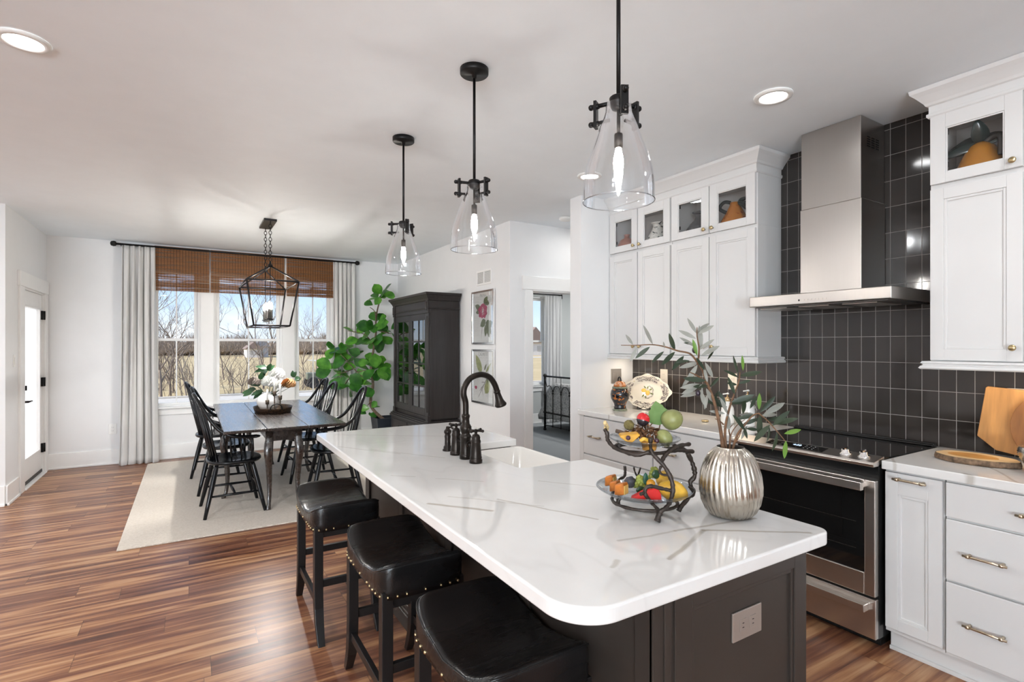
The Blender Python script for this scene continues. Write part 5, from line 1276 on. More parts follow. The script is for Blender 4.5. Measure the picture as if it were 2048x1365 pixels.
olive('low olive branch hanging to the right of the silver vase over the range', [
    [(1465, 900, -.01), (1475, 870, -.02), (1490, 850, -.03), (1505, 832, -.03), (1517, 827, -.03)],
    [(1517, 827, -.03), (1535, 842, -.03), (1553, 862, -.04), (1568, 880, -.05), (1575, 890, -.05)], [(1460, 900, .0), (1462, 870, .0), (1475, 850, .01), (1490, 840, .02)]],
    [(1520, 825, .9, -1, .07, 'd', -.02), (1528, 828, 1, -.45, .085, 'g', -.01), (1518, 820, -.05, -1, .055, 'b', -.02), (1545, 852, 1, -.75, .075, 'd', -.04), (1568, 868, 1, -.2, .062, 'b', -.05), (1520, 830, .02, 1, .075, 'd', -.05), (1540, 850, -1, .95, .075, 'd', -.06), (1538, 852, .1, 1, .058, 'd', -.05), (1554, 865, -.15, 1, .062, 'd', -.06), (1572, 882, .05, 1, .06, 'b', -.06),
     (1512, 830, -1, .3, .06, 'd', -.02), (1505, 832, -1, .2, .05, 'g', .0), (1522, 832, 1, -.1, .06, 'g', .02), (1535, 840, 1, .0, .07, 'd', .03), (1515, 822, -.5, -.8, .05, 'g', .02), (1500, 818, .6, -1, .05, 'd', .02), (1550, 850, 1, -.4, .08, 'd', .05)], 3, .0045)
olive('short olive sprig low at the right of the silver vase', [[(1458, 900, .02), (1460, 875, .03), (1458, 860, .03), (1465, 850, .03)], [(1472, 885, -.02), (1480, 870, -.03), (1485, 855, -.03)]],
    [(1458, 862, -.15, -1, .062, 'g', .03), (1490, 862, -.75, -1, .068, 'd', -.03), (1488, 855, .35, 1, .04, 'd', -.03), (1485, 850, 1, -.45, .055, 'd', -.02), (1482, 880, .5, -1, .05, 'g', -.02), (1462, 858, -1, -.3, .03, 'g', .02), (1492, 858, 1, .1, .05, 'd', -.03)], 4, .0035)

# two tier fruit stand
SX, SY = 1.279, 1.253
SD = SX * FWD.x + SY * FWD.y
BI = M['branchiron']
t = thing('fruit_stand', 'two-tier fruit stand of dark metal branches with clear glass dishes', 'fruit stand', (SX, SY, CT))
fs = lambda x, y, d=0: at(1160 + x / 4.875, 780 + y / 4.875, SD + d)
def twig(pts, r, nm, n=5, kn=.2):
    pl = spline(pts, n); rnd = random.Random(len(pts) * 31 + int(r * 1e4))
    part(MB().tube(pl, [r * (1 + rnd.uniform(-kn, kn)) for _ in pl], 8), nm, BI, t)
lz, uz = CT + .045, CT + .205
rl = lambda r, z, a, ox=0: (SX + ox + r * cos(a), SY + r * sin(a), z)
# rings below each dish
twig([rl(.105, lz - .012, 2 * pi * k / 16) for k in range(17)], .0055, 'lower_ring', 2)
twig([rl(.085, uz + .002, 2 * pi * k / 16) for k in range(17)], .0060, 'upper_ring', 2)
ft = Vector(fs(752, 1292)); 
twig([fs(752, 1285, -.115), fs(768, 1230, -.11), fs(785, 1180, -.105)], .0085, 'front_foot')
twig([fs(785, 1185, -.105), fs(850, 1140, -.115), fs(893, 1050, -.125), fs(905, 950, -.125), fs(880, 850, -.12), fs(820, 745, -.11), fs(745, 665, -.10), fs(700, 610, -.09), fs(688, 560, -.09), fs(688, 470, -.095)], .0068, 'front_branch')
twig([fs(775, 1185, -.105), fs(705, 1110, -.12), fs(648, 1040, -.13), fs(632, 1000, -.13), fs(650, 955, -.13), fs(700, 942, -.13), fs(800, 965, -.127), fs(893, 985, -.125)], .0058, 'front_loop')
twig([fs(630, 1005, -.13), fs(590, 1020, -.14)], .005, 'twig_stub')
twig([fs(790, 715, -.105), fs(830, 640, -.085), fs(900, 575, -.05), fs(980, 545, -.01), fs(1070, 530, .02)], .0066, 'fork_branch')
twig([fs(865, 830, -.12), fs(810, 830, -.11), fs(775, 800, -.10), fs(790, 745, -.10)], .004, 'twig_stub')
twig([fs(960, 1185, -.04), fs(985, 1140, -.035), fs(1060, 1050, -.02), fs(1090, 980, -.0), fs(1075, 900, .01), fs(1115, 850, .01), fs(1115, 780, .01), fs(1085, 690, .01), fs(1045, 615, .0)], .0078, 'side_branch')
twig([fs(1060, 940, .0), fs(1105, 975, -.01), fs(1095, 1030, -.02), fs(1050, 1050, -.03)], .006, 'twig_loop')
twig([fs(880, 600, -.04), fs(960, 590, -.02), fs(1040, 595, .0), fs(1105, 605, .01)], .0068, 'twig_stub')
twig([fs(370, 1120, .03), fs(375, 1070, .035), fs(400, 1010, .05)], .0075, 'back_foot')
twig([fs(240, 385, 0), fs(265, 430, 0), fs(270, 490, -.01), fs(330, 560, -.03), fs(430, 605, -.06), fs(560, 635, -.085), fs(680, 605, -.095)], .0066, 'long_branch')
twig([fs(436, 745, .1), fs(440, 800, .1), fs(430, 850, .09), fs(380, 880, .07), fs(330, 980, .06), fs(370, 1070, .035)], .0048, 'back_branch')
twig([fs(525, 755, .12), fs(535, 800, .12), fs(560, 840, .11), fs(590, 760, .12)], .003, 'twig_stub')
twig([fs(1045, 615, 0), fs(1000, 570, .05), fs(850, 520, .09), fs(600, 500, .09), fs(400, 520, .07), fs(330, 560, -.02)], .005, 'rear_branch')
def dish(r, z, h, nm):
    pr = [(.02, z), (r * .5, z + .004), (r * .8, z + h * .5), (r * .96, z + h * .85), (r, z + h), (r * .99, z + h + .002), (r * .94, z + h * .87), (r * .78, z + h * .55), (r * .5, z + .008), (.02, z + .004)]
    part(MB().lathe(pr, (SX, SY), 48, cap=True), nm, M['dish'], t)
dish(.158, lz - .006, .042, 'lower_dish'); dish(.116, uz + .008, .03, 'upper_dish')
bl = MB(); bp = fs(258, 350); 
for k, (x, y) in enumerate(((245, 325), (255, 345), (265, 365), (262, 385), (250, 370))): bl.ball(fs(x, y, .004 * k), (.0065, .0065, .0085), 10, 7)
part(bl, 'shell_bud', mat('ivory_bud', (.62, .46, .22), .4, var=.4, vs=60), t)

def fruit(name, label, cat, c, r, m, fn=None, Mx=None, nu=18, nv=12, parts=()):
    mb = MB().ball(c, r, nu, nv, fn, Mx); o = single(mb, name, m, label, cat); 
    for nm, b_, mm in parts: part(b_, nm, mm, o)
    return o
gp = mat('green_pear_skin', (.26, .275, .095), .4, var=.25, vs=20); pf_ = lambda p: 1 + .10 * p.z - .18 * max(0, -p.z) ** 2
c = fs(880, 300, .02)
tilt = Matrix.Rotation(radians(55), 4, FWD) @ Matrix.Rotation(radians(25), 4, RGT)
fruit('green_pear', 'large dull green pear propped on top of the fruit stand', 'fruit', c, (.034, .034, .039), gp, pf_, tilt, parts=[('blossom_end', MB().ball(c + tilt @ Vector((0, 0, .041)), .0035, 8, 5), M['stem'])])
lf = MB().leaf(fs(770, 400, .02), (0, 0, 1), -FWD, .012, .004); lf = MB().leaf(fs(775, 345, .03), Vector((0, 0, 1)) - RGT * .1, -FWD + RGT * .15, .080, .078, .1, .15, 10, lambda s: (sin(pi * s ** .62) ** .75) * (1 + .07 * sin(34 * s)) if 0 < s < 1 else .02)
t2 = thing('grape_leaf', 'broad green leaf standing behind the large pear', 'leaf', fs(775, 420, .03)); part(lf, 'blade', m_leaf('grape_leaf', (.06, .15, .03), (.28, .42, .16), None, .5, .2), t2)
part(MB().tube([fs(740, 430, .0), fs(770, 385, .02), fs(780, 345, .03)], .002, 6), 'stalk', M['stem'], t2)
fruit('green_pear', 'small glossy green pear lying in the upper dish', 'fruit', fs(812, 478, -.04), (.029, .029, .026), gp, pf_, Matrix.Rotation(radians(60), 4, FWD))
sc_ = fs(620, 300, -.01); sp2 = NG('dipped_strawberry'); tcx = sp2.n('TexCoord'); xyz = sp2.n('SeparateXYZ'); sp2.l(tcx.outputs['Generated'], xyz.inputs[0])
sp2.set(col=sp2.mix(sp2.math('GREATER_THAN', sp2.math('SUBTRACT', xyz.outputs[2], sp2.math('MULTIPLY', sp2.math('SUBTRACT', 1.0, xyz.outputs[0]), .35)), .22), (.02, .018, .025), (.55, .012, .015)), rough=.18, coat=.4)
berry_o = fruit('chocolate_strawberry', 'red strawberry dipped in dark chocolate on top of the stand', 'fruit', sc_, (.0225, .0215, .027), sp2.m, lambda p: 1 - .34 * max(0, -p.z), Matrix.Rotation(radians(-25), 4, FWD))
lm = MB()
for k in range(6): lm.leaf(sc_ + Vector((.009, 0, .022)), (cos(k), sin(k), .25), (0, 0, 1), .016, .006, .1, .5, 4)
part(lm, 'leaf_crown', M['darkleaf'], berry_o)
random.seed(3)
mo2 = MB()
for k in range(260):
    a = random.uniform(0, 2 * pi); r = .054 * sqrt(random.random()); c = fs(620, 440, 0) + Vector((r * cos(a), r * sin(a), random.uniform(-.006, .046) * (1 - r / .07)))
    mo2.leaf(c, (random.uniform(-1, 1), random.uniform(-1, 1), random.uniform(-.3, 1)), (random.uniform(-1, 1), .3, 1), random.uniform(.012, .026), .008, .3, .6, 4)
single(mo2, 'dried_petals', mat('dried_petal', (.17, .075, .028), .8, var=.6, vs=60), 'brown dried flower petals heaped under the dipped strawberry', 'dried flowers')['kind'] = 'stuff'
fruit('moss_ball', 'fuzzy olive moss ball left of the dipped strawberry', 'moss ball', fs(478, 345, 0), .017, mat('moss', (.16, .13, .045), .95, var=.5, vs=90, bs=1, bscale=120), lambda p: 1 + .10 * sin(23 * p.x + 5) * sin(19 * p.y) * sin(21 * p.z + 1), None, 22, 14)
single(MB().tube(spline([fs(352, 402, -.02), fs(400, 415, -.03), fs(460, 440, -.04)]), .0065, 8), 'cinnamon_stick', mat('cinnamon', (.10, .062, .04), .8, var=.4), 'brown cinnamon stick resting on the left rim of the upper dish', 'cinnamon stick')
tart = mat('tart_crust', (.55, .27, .055), .5, var=.3, vs=25); olv = mat('dark_olive', (.055, .02, .03), .2)
c = fs(480, 492, -.06)
wd = MB().prism([(-.033, .012), (0, -.012), (.033, .018), (.025, .022), (-.028, .018)], lambda p: tuple(c + RGT * p[0] + Vector((0, 0, p[1])) - FWD * .016), lambda p: tuple(c + RGT * p[0] + Vector((0, 0, p[1] + .004)) + FWD * .016))
o = single(wd, 'fruit_wedge', mat('citrus_wedge', (.62, .32, .03), .35, var=.2), 'orange fruit wedge with a dark berry in the upper dish, left', 'fruit', bev=.003); 
fruit('dark_berry', 'dark berry on the orange wedge', 'berry', fs(470, 470, -.085), .0075, olv)
c = fs(675, 545, -.07)
o = single(MB().lathe([(.020, c.z - .014), (.026, c.z + .010), (.027, c.z + .014), (.022, c.z + .014), (.001, c.z + .010)], (c.x, c.y), 40, rib=.05, nrib=20), 'fruit_tart', tart, 'small fluted tart at the front of the upper dish', 'tart')
single(MB().tube(spline([fs(590, 500, -.085), fs(620, 480, -.09), fs(650, 490, -.085), fs(690, 505, -.08)]), .006, 8), 'lemon_slice', mat('lemon_slice', (.70, .42, .06), .4), 'curved yellow fruit slice on the fluted tart', 'fruit')
fruit('dark_berry', 'dark berry at the right edge of the fluted tart', 'berry', fs(748, 498, -.085), .008, olv)
# lower dish
cake = mat('cake_crust', (.50, .15, .015), .4, var=.45, vs=18, bs=.3, bscale=60); crumb = mat('cake_crumb', (.72, .46, .13), .6, var=.15, vs=30)
for k, (x, y, w, lb, d) in enumerate(((298, 880, .95, 'golden cake cube at the left back of the lower dish', .05), (342, 935, .9, 'golden cake cube in the middle of the three', .0), (402, 965, 1.05, 'golden cake cube with pale cut side, nearest of the three', -.06))):
    c = fs(x, y, d); sx2 = .0155 * w
    b_ = MB().loft([[tuple(c + RGT * (q * sx2) * sc2 + FWD * (r * sx2 * 1.1) * sc2 + Vector((0, 0, z * w + .004 * q))) for q, r in ((-1,-1),(1,-1),(1,1),(-1,1))] for z, sc2 in ((-.0185, .92), (-.014, 1), (.012, .98), (.0175, .84))], False, True)
    b_.xf(Matrix.Translation(c) @ Matrix.Rotation(radians(-38), 4, 'Z') @ Matrix.Translation(-c))
    o = single(b_, 'cake_cube', cake, lb, 'cake', 'cake cubes on the fruit stand', bev=.005, seg=3)
    f_ = MB().box(0, 0, 0, .0022, 1.7 * sx2, .026 * w).xf(Matrix.Translation(c) @ Matrix.Rotation(-YAW + radians(-38), 4, 'Z') @ Matrix.Translation((sx2 - .0005, -.85 * sx2, -.0135 * w)))
    part(f_, 'cut_side', crumb, o)
lz2 = lz + .01
def grapes(c, n, lb, seed):
    rnd = random.Random(seed); m = m_translucent('green_grape' + str(seed), (.42, .47, .10), .25); mb = MB()
    for k in range(n):
        h = k / n; r = .017 * (1 - h * .75); a = k * 2.4; mb.ball(Vector(c) + Vector((r * cos(a), r * sin(a), .034 * h)), .0075, 10, 7)
    single(mb, 'grape_bunch', m, lb, 'grapes')
grapes(fs(585, 945, .0), 26, 'green grape bunch in the middle of the lower dish', 1); grapes(fs(725, 860, .03), 16, 'green grape bunch behind the lemons', 2)
for lb, (x, y), dr, l, w, d in (('upright blue-green oval leaf in the lower dish', (638, 930), (.03, 1), .040, .014, -.03), ('round dark green leaf left of the lemons', (700, 835), (1, .25), .026, .024, -.05), ('dark green leaf lying on the lower dish behind the red wedge', (545, 985), (1, .15), .03, .02, -.06)):
    single(MB().leaf(fs(x, y, d), RGT * dr[0] + Vector((0, 0, dr[1])), -FWD, l, w * 1.2, .2, .1, 7, lambda s: sin(pi * s) ** .5 if 0 < s < 1 else .02), 'oval_leaf', M['darkleaf'] if l < .04 else m_leaf('teal_leaf', (.015, .08, .05), (.03, .13, .08), None, .4, .1), lb, 'leaf', solid=.001)
lem = mat('lemon_skin', (.72, .42, .05), .4, var=.12, vs=30, bs=.2, bscale=200); lfn = lambda p: 1 + .18 * max(0, abs(p.x) - .8) * 5
zl = lz + .038
fruit('lemon', 'large yellow lemon at the right of the lower dish', 'fruit', fs(905, 985, -.06), (.043, .033, .033), lem, lfn, Matrix.Rotation(-YAW, 4, 'Z') @ Matrix.Rotation(radians(18), 4, 'Y'))
fruit('lemon', 'yellow lemon behind the larger one in the lower dish', 'fruit', fs(825, 875, .02), (.036, .029, .029), lem, lfn, Matrix.Rotation(.6, 4, 'Z'))
fruit('kumquat', 'small orange fruit in the middle of the lower dish', 'fruit', fs(690, 915, -.05), .014, mat('kumquat_skin', (.65, .30, .02), .35))
c = fs(665, 1040, -.105)
rw = MB().prism([(q * 1.3, r * 1.4) for q, r in [(-.043, -.006), (-.002, .014), (.024, .018), (.031, .004), (.033, -.015), (-.01, -.012)]], lambda p: tuple(c + RGT * p[0] + Vector((0, 0, p[1]))), lambda p: tuple(c + RGT * (p[0] * .9 + .004) + FWD * .028 + Vector((0, 0, p[1] * .9 + .002))))
single(rw, 'melon_wedge', mat('red_melon', (.62, .012, .01), .3, var=.15), 'bright red melon wedge at the front of the lower dish', 'fruit', bev=.002)
c = fs(490, 900, .0)
single(MB().ball(c, (.020, .018, .018), 14, 9, lambda p: 1 + .16 * sin(9 * p.x + 2) * sin(11 * p.y) + .1 * sin(13 * p.z)), 'dark_fruit', mat('dusky_fruit', (.05, .05, .06), .45, var=.6, vs=60), 'wrinkled dark grey dried fruit behind the cake cubes', 'fruit')

# ---------------------------------------------------------------- on the wall worktops
jx, jy = 3.06, 3.275
t = thing('painted_jar', 'black lidded jar painted with orange leaves on the worktop', 'jar', (jx, jy, CT))
bd = spots('painted_jar_body', (.012, .011, .014), (.42, .13, .02), 26, .60, .12); gr = mat('jar_green', (.18, .20, .14), .3, var=.4, vs=80)
part(MB().lathe([(.048, CT + .014), (.052, CT + .028), (.046, CT + .038), (.052, CT + .06), (.074, CT + .10), (.079, CT + .135), (.074, CT + .165), (.062, CT + .185)], (jx, jy), 32), 'body', bd, t)
part(MB().lathe([(.058, CT), (.060, CT + .005), (.058, CT + .014), (.05, CT + .016)], (jx, jy), 32), 'foot_band', gr, t)
part(MB().lathe([(.062, CT + .184), (.065, CT + .19), (.064, CT + .198), (.056, CT + .2)], (jx, jy), 32), 'rim_band', gr, t)
ld = part(MB().lathe([(.054, CT + .199), (.052, CT + .215), (.040, CT + .235), (.018, CT + .247), (.001, CT + .249)], (jx, jy), 32), 'lid', spots('jar_lid', (.45, .13, .025), (.62, .42, .28), 40, .56, .15), t)
part(MB().tube(spline([(jx - .004, jy + .018, CT + .244), (jx - .004, jy + .014, CT + .268), (jx - .004, jy, CT + .278), (jx - .004, jy - .012, CT + .266), (jx - .004, jy - .018, CT + .246)]), .006, 8), 'lid_loop', M['blackenamel'], ld)

# scalloped platter leaning on a stand
px_, py_, pz_ = 3.31, 3.215, CT + .148
lean = Matrix.Translation((px_, py_, pz_)) @ Matrix.Rotation(radians(24), 4, 'Z') @ Matrix.Rotation(radians(14), 4, 'Y')     # local: y across, z up, -x to the viewer
t = thing('oval_platter', 'cream oval platter with painted lemons and scrolled rim, standing on the worktop', 'platter', (px_, py_, CT))
def plr(a): 
    return 1 + .05 * cos(4 * a) ** 3 + .035 * abs(cos(2 * a)) ** 12 + .012 * cos(12 * a)
def pring(f, x, sc=1): return [(x, .205 * f * cos(a) * (plr(a) if f > .8 else 1), .140 * f * sin(a) * (plr(a) if f > .8 else 1)) for a in [2 * pi * k / 96 for k in range(96)]]
cr2 = mat('cream_glaze', (.76, .70, .58), .14, var=.02, coat=.4)
mb = MB().loft([pring(.02, .004), pring(.55, .004), pring(.66, .0), pring(.98, -.020), pring(1.0, -.021), pring(.985, -.016), pring(.66, .006), pring(.55, .010), pring(.02, .010)], True, True).xf(lean)
pl_ = part(mb, 'plate', cr2, t)
sc3 = MB(); rnd = random.Random(4)
for k in range(84):
    a = 2 * pi * k / 84
    if any(abs((a - q + pi) % (2*pi) - pi) < .17 for q in (pi/4 + .05, 3*pi/4, 5*pi/4, 7*pi/4)): continue
    for j in range(2):
        f = .74 + .13 * j + rnd.uniform(-.03, .03); x = -.0015 - (f - .66) / .32 * .02 - .0012
        c = Vector((x, .205 * f * cos(a), .140 * f * sin(a))); w = rnd.uniform(.6, 1.2) * .009
        sc3.tube([lean @ (c + Vector((0, w * cos(q + k), w * sin(q + k) * .9))) for q in (0, 1.1, 2.2, 3.3, 4.2)], .0016, 4)
scr = part(sc3, 'scrolls', mat('plum_scroll', (.07, .035, .05), .4), pl_); scr['kind'] = 'stuff'
art = {'y': MB(), 'g': MB(), 'k': MB()}
def disc(key, y, z, r, rz_=None, x=.0028): art[key].ball((0, 0, 0), (.0012, r, rz_ or r), 12, 6).xf(lean @ Matrix.Translation((x, y, z)), len(art[key].v) - 12 * 7)
disc('y', .028, .012, .022, .017); disc('y', -.008, -.008, .020, .022, .0018)
for (y, z, dy, dz, l) in ((.01, .03, .6, .6, .03), (.0, .025, -.3, .8, .03), (.02, -.02, .5, -.7, .035), (-.03, -.01, -.8, -.2, .03), (-.02, .015, -.8, .5, .03), (.005, -.03, .1, -1, .03)): art['g'].leaf(lean @ Vector((.001, y, z)), lean.to_3x3() @ Vector((0, dy, dz)), (-1, 0, 0), l, .014, .0, 0, 5)
for k in range(18):
    a = -2.1 + k * .2; c = Vector((.002, -.01 - .045 * cos(a), .0 + .052 * sin(a))); art['k'].tube([lean @ (c + Vector((0, .006 * cos(q + k), .006 * sin(q + k)))) for q in (0, 1.3, 2.6, 3.9)], .0010, 4)
part(art['y'], 'painted_lemons', mat('painted_lemon', (.75, .46, .07), .25), pl_); part(art['g'], 'painted_leaves', mat('painted_leaf', (.22, .25, .08), .3), pl_); part(art['k'], 'centre_scrolls', M['blackenamel'], pl_)
cl_ = MB()
for a in (pi/4 + .05, 3*pi/4, 7*pi/4): disc('y', 0, 0, .001); cl_.ball((0, 0, 0), (.0015, .011, .010), 10, 6).xf(lean @ Matrix.Translation((-.0125, .205 * .87 * cos(a) * 1.0, .140 * .87 * sin(a))), len(cl_.v) - 10 * 7)
part(cl_, 'rim_lemons', mat('rim_lemon', (.62, .52, .26), .25), pl_)
st = MB()
for y in (py_ - .055, py_ + .055):
    st.tube(spline([(px_ - .070, y, CT + .028), (px_ - .074, y, CT + .008), (px_ - .03, y, CT + .004), (px_ + .05, y, CT + .004), (px_ + .075, y, CT + .02)]), .0028, 6)
    st.tube([(px_ + .02, y, CT + .005), (px_ + .06, y, CT + .12)], .0028, 6)
st.tube(spline([(px_ - .072, py_ - .055, CT + .022), (px_ - .072, py_ - .03, CT + .014), (px_ - .072, py_, CT + .026), (px_ - .072, py_ + .03, CT + .014), (px_ - .072, py_ + .055, CT + .022)]), .0025, 6); st.tube([(px_ + .06, py_ - .055, CT + .12), (px_ + .06, py_ + .055, CT + .12)], .0028, 6)
st.xf(Matrix.Translation((px_, py_, 0)) @ Matrix.Rotation(radians(24), 4, 'Z') @ Matrix.Translation((-px_, -py_, 0)))
single(st, 'plate_stand', M['bronze'], 'dark wire stand holding the lemon platter', 'plate stand')

def soap(x, y, lb, hh):
    t = thing('soap_dispenser', lb, 'bottle', (x, y, CT), group='soap dispensers by the range')
    part(MB().lathe([(.040, CT), (.044, CT + .006), (.044, CT + .085 * hh), (.040, CT + .11 * hh), (.026, CT + .135 * hh), (.0165, CT + .148 * hh), (.0155, CT + .155 * hh)], (x, y), 28), 'bottle', M['ceramic'], t)
    z = CT + .155 * hh; p = part(MB().lathe([(.017, z), (.018, z + .022), (.010, z + .026), (.006, z + .03), (.005, z + .048), (.001, z + .048)], (x, y), 16), 'pump', mat('pump_gold', (.62, .45, .25), .25, .9), t)
    part(MB().lathe([(.009, z + .048), (.010, z + .056), (.001, z + .060)], (x, y), 14).tube([(x, y, z + .053), (x - .034, y + .012, z + .050)], .0045, 8), 'nozzle', M['ceramic'], p)
soap(3.20, 2.345, 'white soap dispenser standing nearer the olive branches', 1.0); soap(3.22, 2.20, 'taller white soap dispenser with gold pump nearer the range', 1.2)
c_ = (3.12, 2.47); single(MB().lathe([(.022, CT), (.026, CT + .01), (.02, CT + .014), (.001, CT + .012)], c_, 16), 'small_dish', M['brass'], 'tiny gold dish left of the soap dispensers', 'dish')

# boards, slice and bowl right of the range
t = thing('cutting_board', 'large rectangular maple cutting board leaning on the tile', 'cutting board', (3.36, .93, CT))
pb = [(1.03, .078), (.955, .018), (.85, .002), (.60, .002), (.58, .02), (.60, .315), (.88, .316), (1.0, .325), (1.007, .318)]
mb = MB().prism(pb, lambda p: (3.39 - .25 * (.27 - p[1]) * .6, p[0], CT + .016 + p[1]), lambda p: (3.412 - .25 * (.27 - p[1]) * .6, p[0], CT + .016 + p[1]))
part(mb, 'board', M['woodboard'], t, bev=.004)
t = thing('round_board', 'round acacia paddle board in front of the maple board, handle up', 'cutting board', (3.35, .74, CT))
pr = [(.155 * cos(a), .165 + .165 * sin(a)) for a in [2 * pi * k / 40 for k in range(40)]]
hp = []
for k in range(41):
    a = pi / 2 + .2 + (2 * pi - .4) * k / 40; hp.append((.155 * cos(a), .165 + .165 * sin(a)))
hp += [(.026, .36), (.034, .45), (.0, .475), (-.034, .45), (-.026, .36)]
f_ = lambda d: (lambda p: (3.315 + d + p[1] * .13, .745 + p[0], CT + .002 + p[1]))
part(MB().prism(hp, f_(0), f_(.018)), 'board', M['woodboard2'], t, bev=.004)
t = thing('wood_slice', 'live edge wood slice with bark rim lying on the right worktop', 'serving board', (3.13, .97, CT))
def ws(f, z, wob=1, dx=0, dy=0): return [(3.135 + dx + .105 * f * cos(a) * (1 + wob * (.03 * sin(3 * a) + .02 * sin(7 * a + 1))), .965 + dy + .155 * f * sin(a) * (1 + wob * (.03 * sin(3 * a) + .02 * sin(7 * a + 1))), z) for a in [2 * pi * k / 60 for k in range(60)]]
part(MB().loft([ws(.955, CT), ws(.965, CT + .028)], True, True), 'slab', M['slice'], t)
part(MB().loft([ws(.96, CT), ws(1.0, CT + .002), ws(1.01, CT + .012), ws(.985, CT + .0275), ws(.955, CT + .0275)], True, False), 'bark_rim', M['barkrim'], t)
part(MB().loft([ws(.60, CT + .0275, .6, -.005, .01), ws(.60, CT + .0286, .6, -.005, .01)], True, True), 'heartwood', M['heart'], t)
bwl = mat('ribbed_silver', (.62, .62, .62), .22, 1, var=.05)
zz = CT; prof = [(.045, zz)]
for k in range(22): f = k / 21; prof.append((.045 + .050 * sin(f * pi * .62) + (.003 if k % 2 else 0), zz + .004 + .105 * f))
prof += [(.078, zz + .110), (.066, zz + .05), (.02, zz + .02)]
single(MB().lathe(prof, (3.10, .712), 36), 'ribbed_bowl', bwl, 'ribbed silver bowl at the right edge of the photo', 'bowl')
# ---------------------------------------------------------------- outdoors beyond the windows
GZ = -.75
g = NG('winter_grass'); f = g.noise(g.coord(), .25, 6, .65); f2 = g.noise(g.coord(), 8, 5, .7)
g.set(col=g.ramp(g.math('ADD', g.math('MULTIPLY', f, .6), g.math('MULTIPLY', f2, .4)), [(.3, (.40, .275, .13)), (.55, (.56, .41, .21)), (.75, (.68, .53, .31))]), rough=.95)
struct(MB().add([(-260, 8.4, GZ), (320, 8.4, GZ), (320, 420, GZ), (-260, 420, GZ)], [(0, 1, 2, 3)]).add([(-260, -120, GZ - .02), (320, -120, GZ - .02), (320, 8.4, GZ - .02), (-260, 8.4, GZ - .02)], [(0, 1, 2, 3)]), 'ground_field', g.m)
struct(MB().box(-20, 22.3, GZ, 34, 24.6, GZ + .10).box(-20, 24.6, GZ, 34, 24.9, GZ + .16), 'path_concrete', M['concrete'])
struct(MB().add([(14, 74, GZ + .02), (90, 74, GZ + .02), (90, 80, GZ + .02), (14, 80, GZ + .02)], [(0, 1, 2, 3)]).add([(30, 104, GZ + .02), (140, 104, GZ + .02), (140, 118, GZ + .02), (30, 118, GZ + .02)], [(0, 1, 2, 3)]), 'road_far', M['concrete'])
def tree(x, y, h, seed, label, r0=.11, lean=0, spread=.55, depth=6):
    r0 *= .55
    rnd = random.Random(seed); tr, tw = MB(), MB()
    def grow(p, d, ln, r, lv):
        pts = [p]; dd = d.copy()
        for k in range(4):
            dd = (dd + Vector((rnd.uniform(-1, 1), rnd.uniform(-1, 1), rnd.uniform(-.2, .5))) * .16).normalized(); pts.append(pts[-1] + dd * ln / 4)
        n = 6 if lv < 2 else 3
        (tr if lv == 0 else tw).tube(pts, [r * (1 - .12 * k) for k in range(5)], n, cap=False)
        if lv >= depth: return
        for k in range((2 if lv > 1 else 3) if lv else 5):
            i = rnd.choice((2, 3, 4)) if lv else rnd.choice((1, 2, 3, 4)); a = rnd.uniform(0, 2 * pi)
            nd = (dd * .75 + Vector((cos(a), sin(a), rnd.uniform(-.1, .6))) * spread).normalized()
            grow(pts[i], nd, ln * rnd.uniform(.55, .80), r * .6, lv + 1)
    t = thing('bare_tree', label, 'tree', (x, y, GZ), group='bare trees outside the windows')
    grow(Vector((x, y, GZ)), Vector((lean, 0, 1)).normalized(), h * .42, r0, 0)
    part(tr, 'trunk', M['treebark'], t); part(tw, 'branches', M['treebark'], t); return t
def gx(u, y):                          # x on the line of sight of pixel column u at distance y
    r = FWD + RGT * ((u - 1024) / 1050); return r.x / r.y * y
for k, (u, y, h, lb, kw) in enumerate((
    (322, 21.5, 4.9, 'bare tree trunk at the left edge of the left window', dict(r0=.10)),
    (341, 22.5, 5.2, 'bare multi-stem tree in the middle of the left window', dict(r0=.09)),
    (346, 24.0, 5.0, 'second bare stem close behind in the left window', dict(r0=.07)),
    (374, 20.5, 3.2, 'low bare sapling at the right of the left window', dict(r0=.05, spread=.8)),
    (300, 26.0, 5.4, 'bare tree behind the left curtain', dict(r0=.10)),
    (468, 21.0, 2.6, 'low scrubby bare tree at the left of the middle window', dict(r0=.045, spread=.9)),
    (482, 21.8, 2.9, 'spreading bare bush tree left of the middle window grille', dict(r0=.05, spread=.95)),
    (527, 24.5, 4.6, 'tall forked bare tree at the right of the middle window', dict(r0=.09, lean=.03)),
    (541, 25.5, 4.9, 'second tall bare trunk at the right of the middle window', dict(r0=.08)),
    (448, 33.0, 4.4, 'bare tree further out at the left of the middle window', dict(r0=.08)),
    (605, 23.0, 2.6, 'crooked bare sapling at the left of the right window', dict(r0=.045, spread=.8, lean=.15)),
    (634, 36.0, 4.8, 'slim bare tree at the right of the right window', dict(r0=.07)),
    (605, 60.0, 6.5, 'distant bare tree in the right window', dict(r0=.12)))):
    tree(gx(u, y + 4.6), y + 4.6, h * 1.15, 40 + k, lb, **kw)
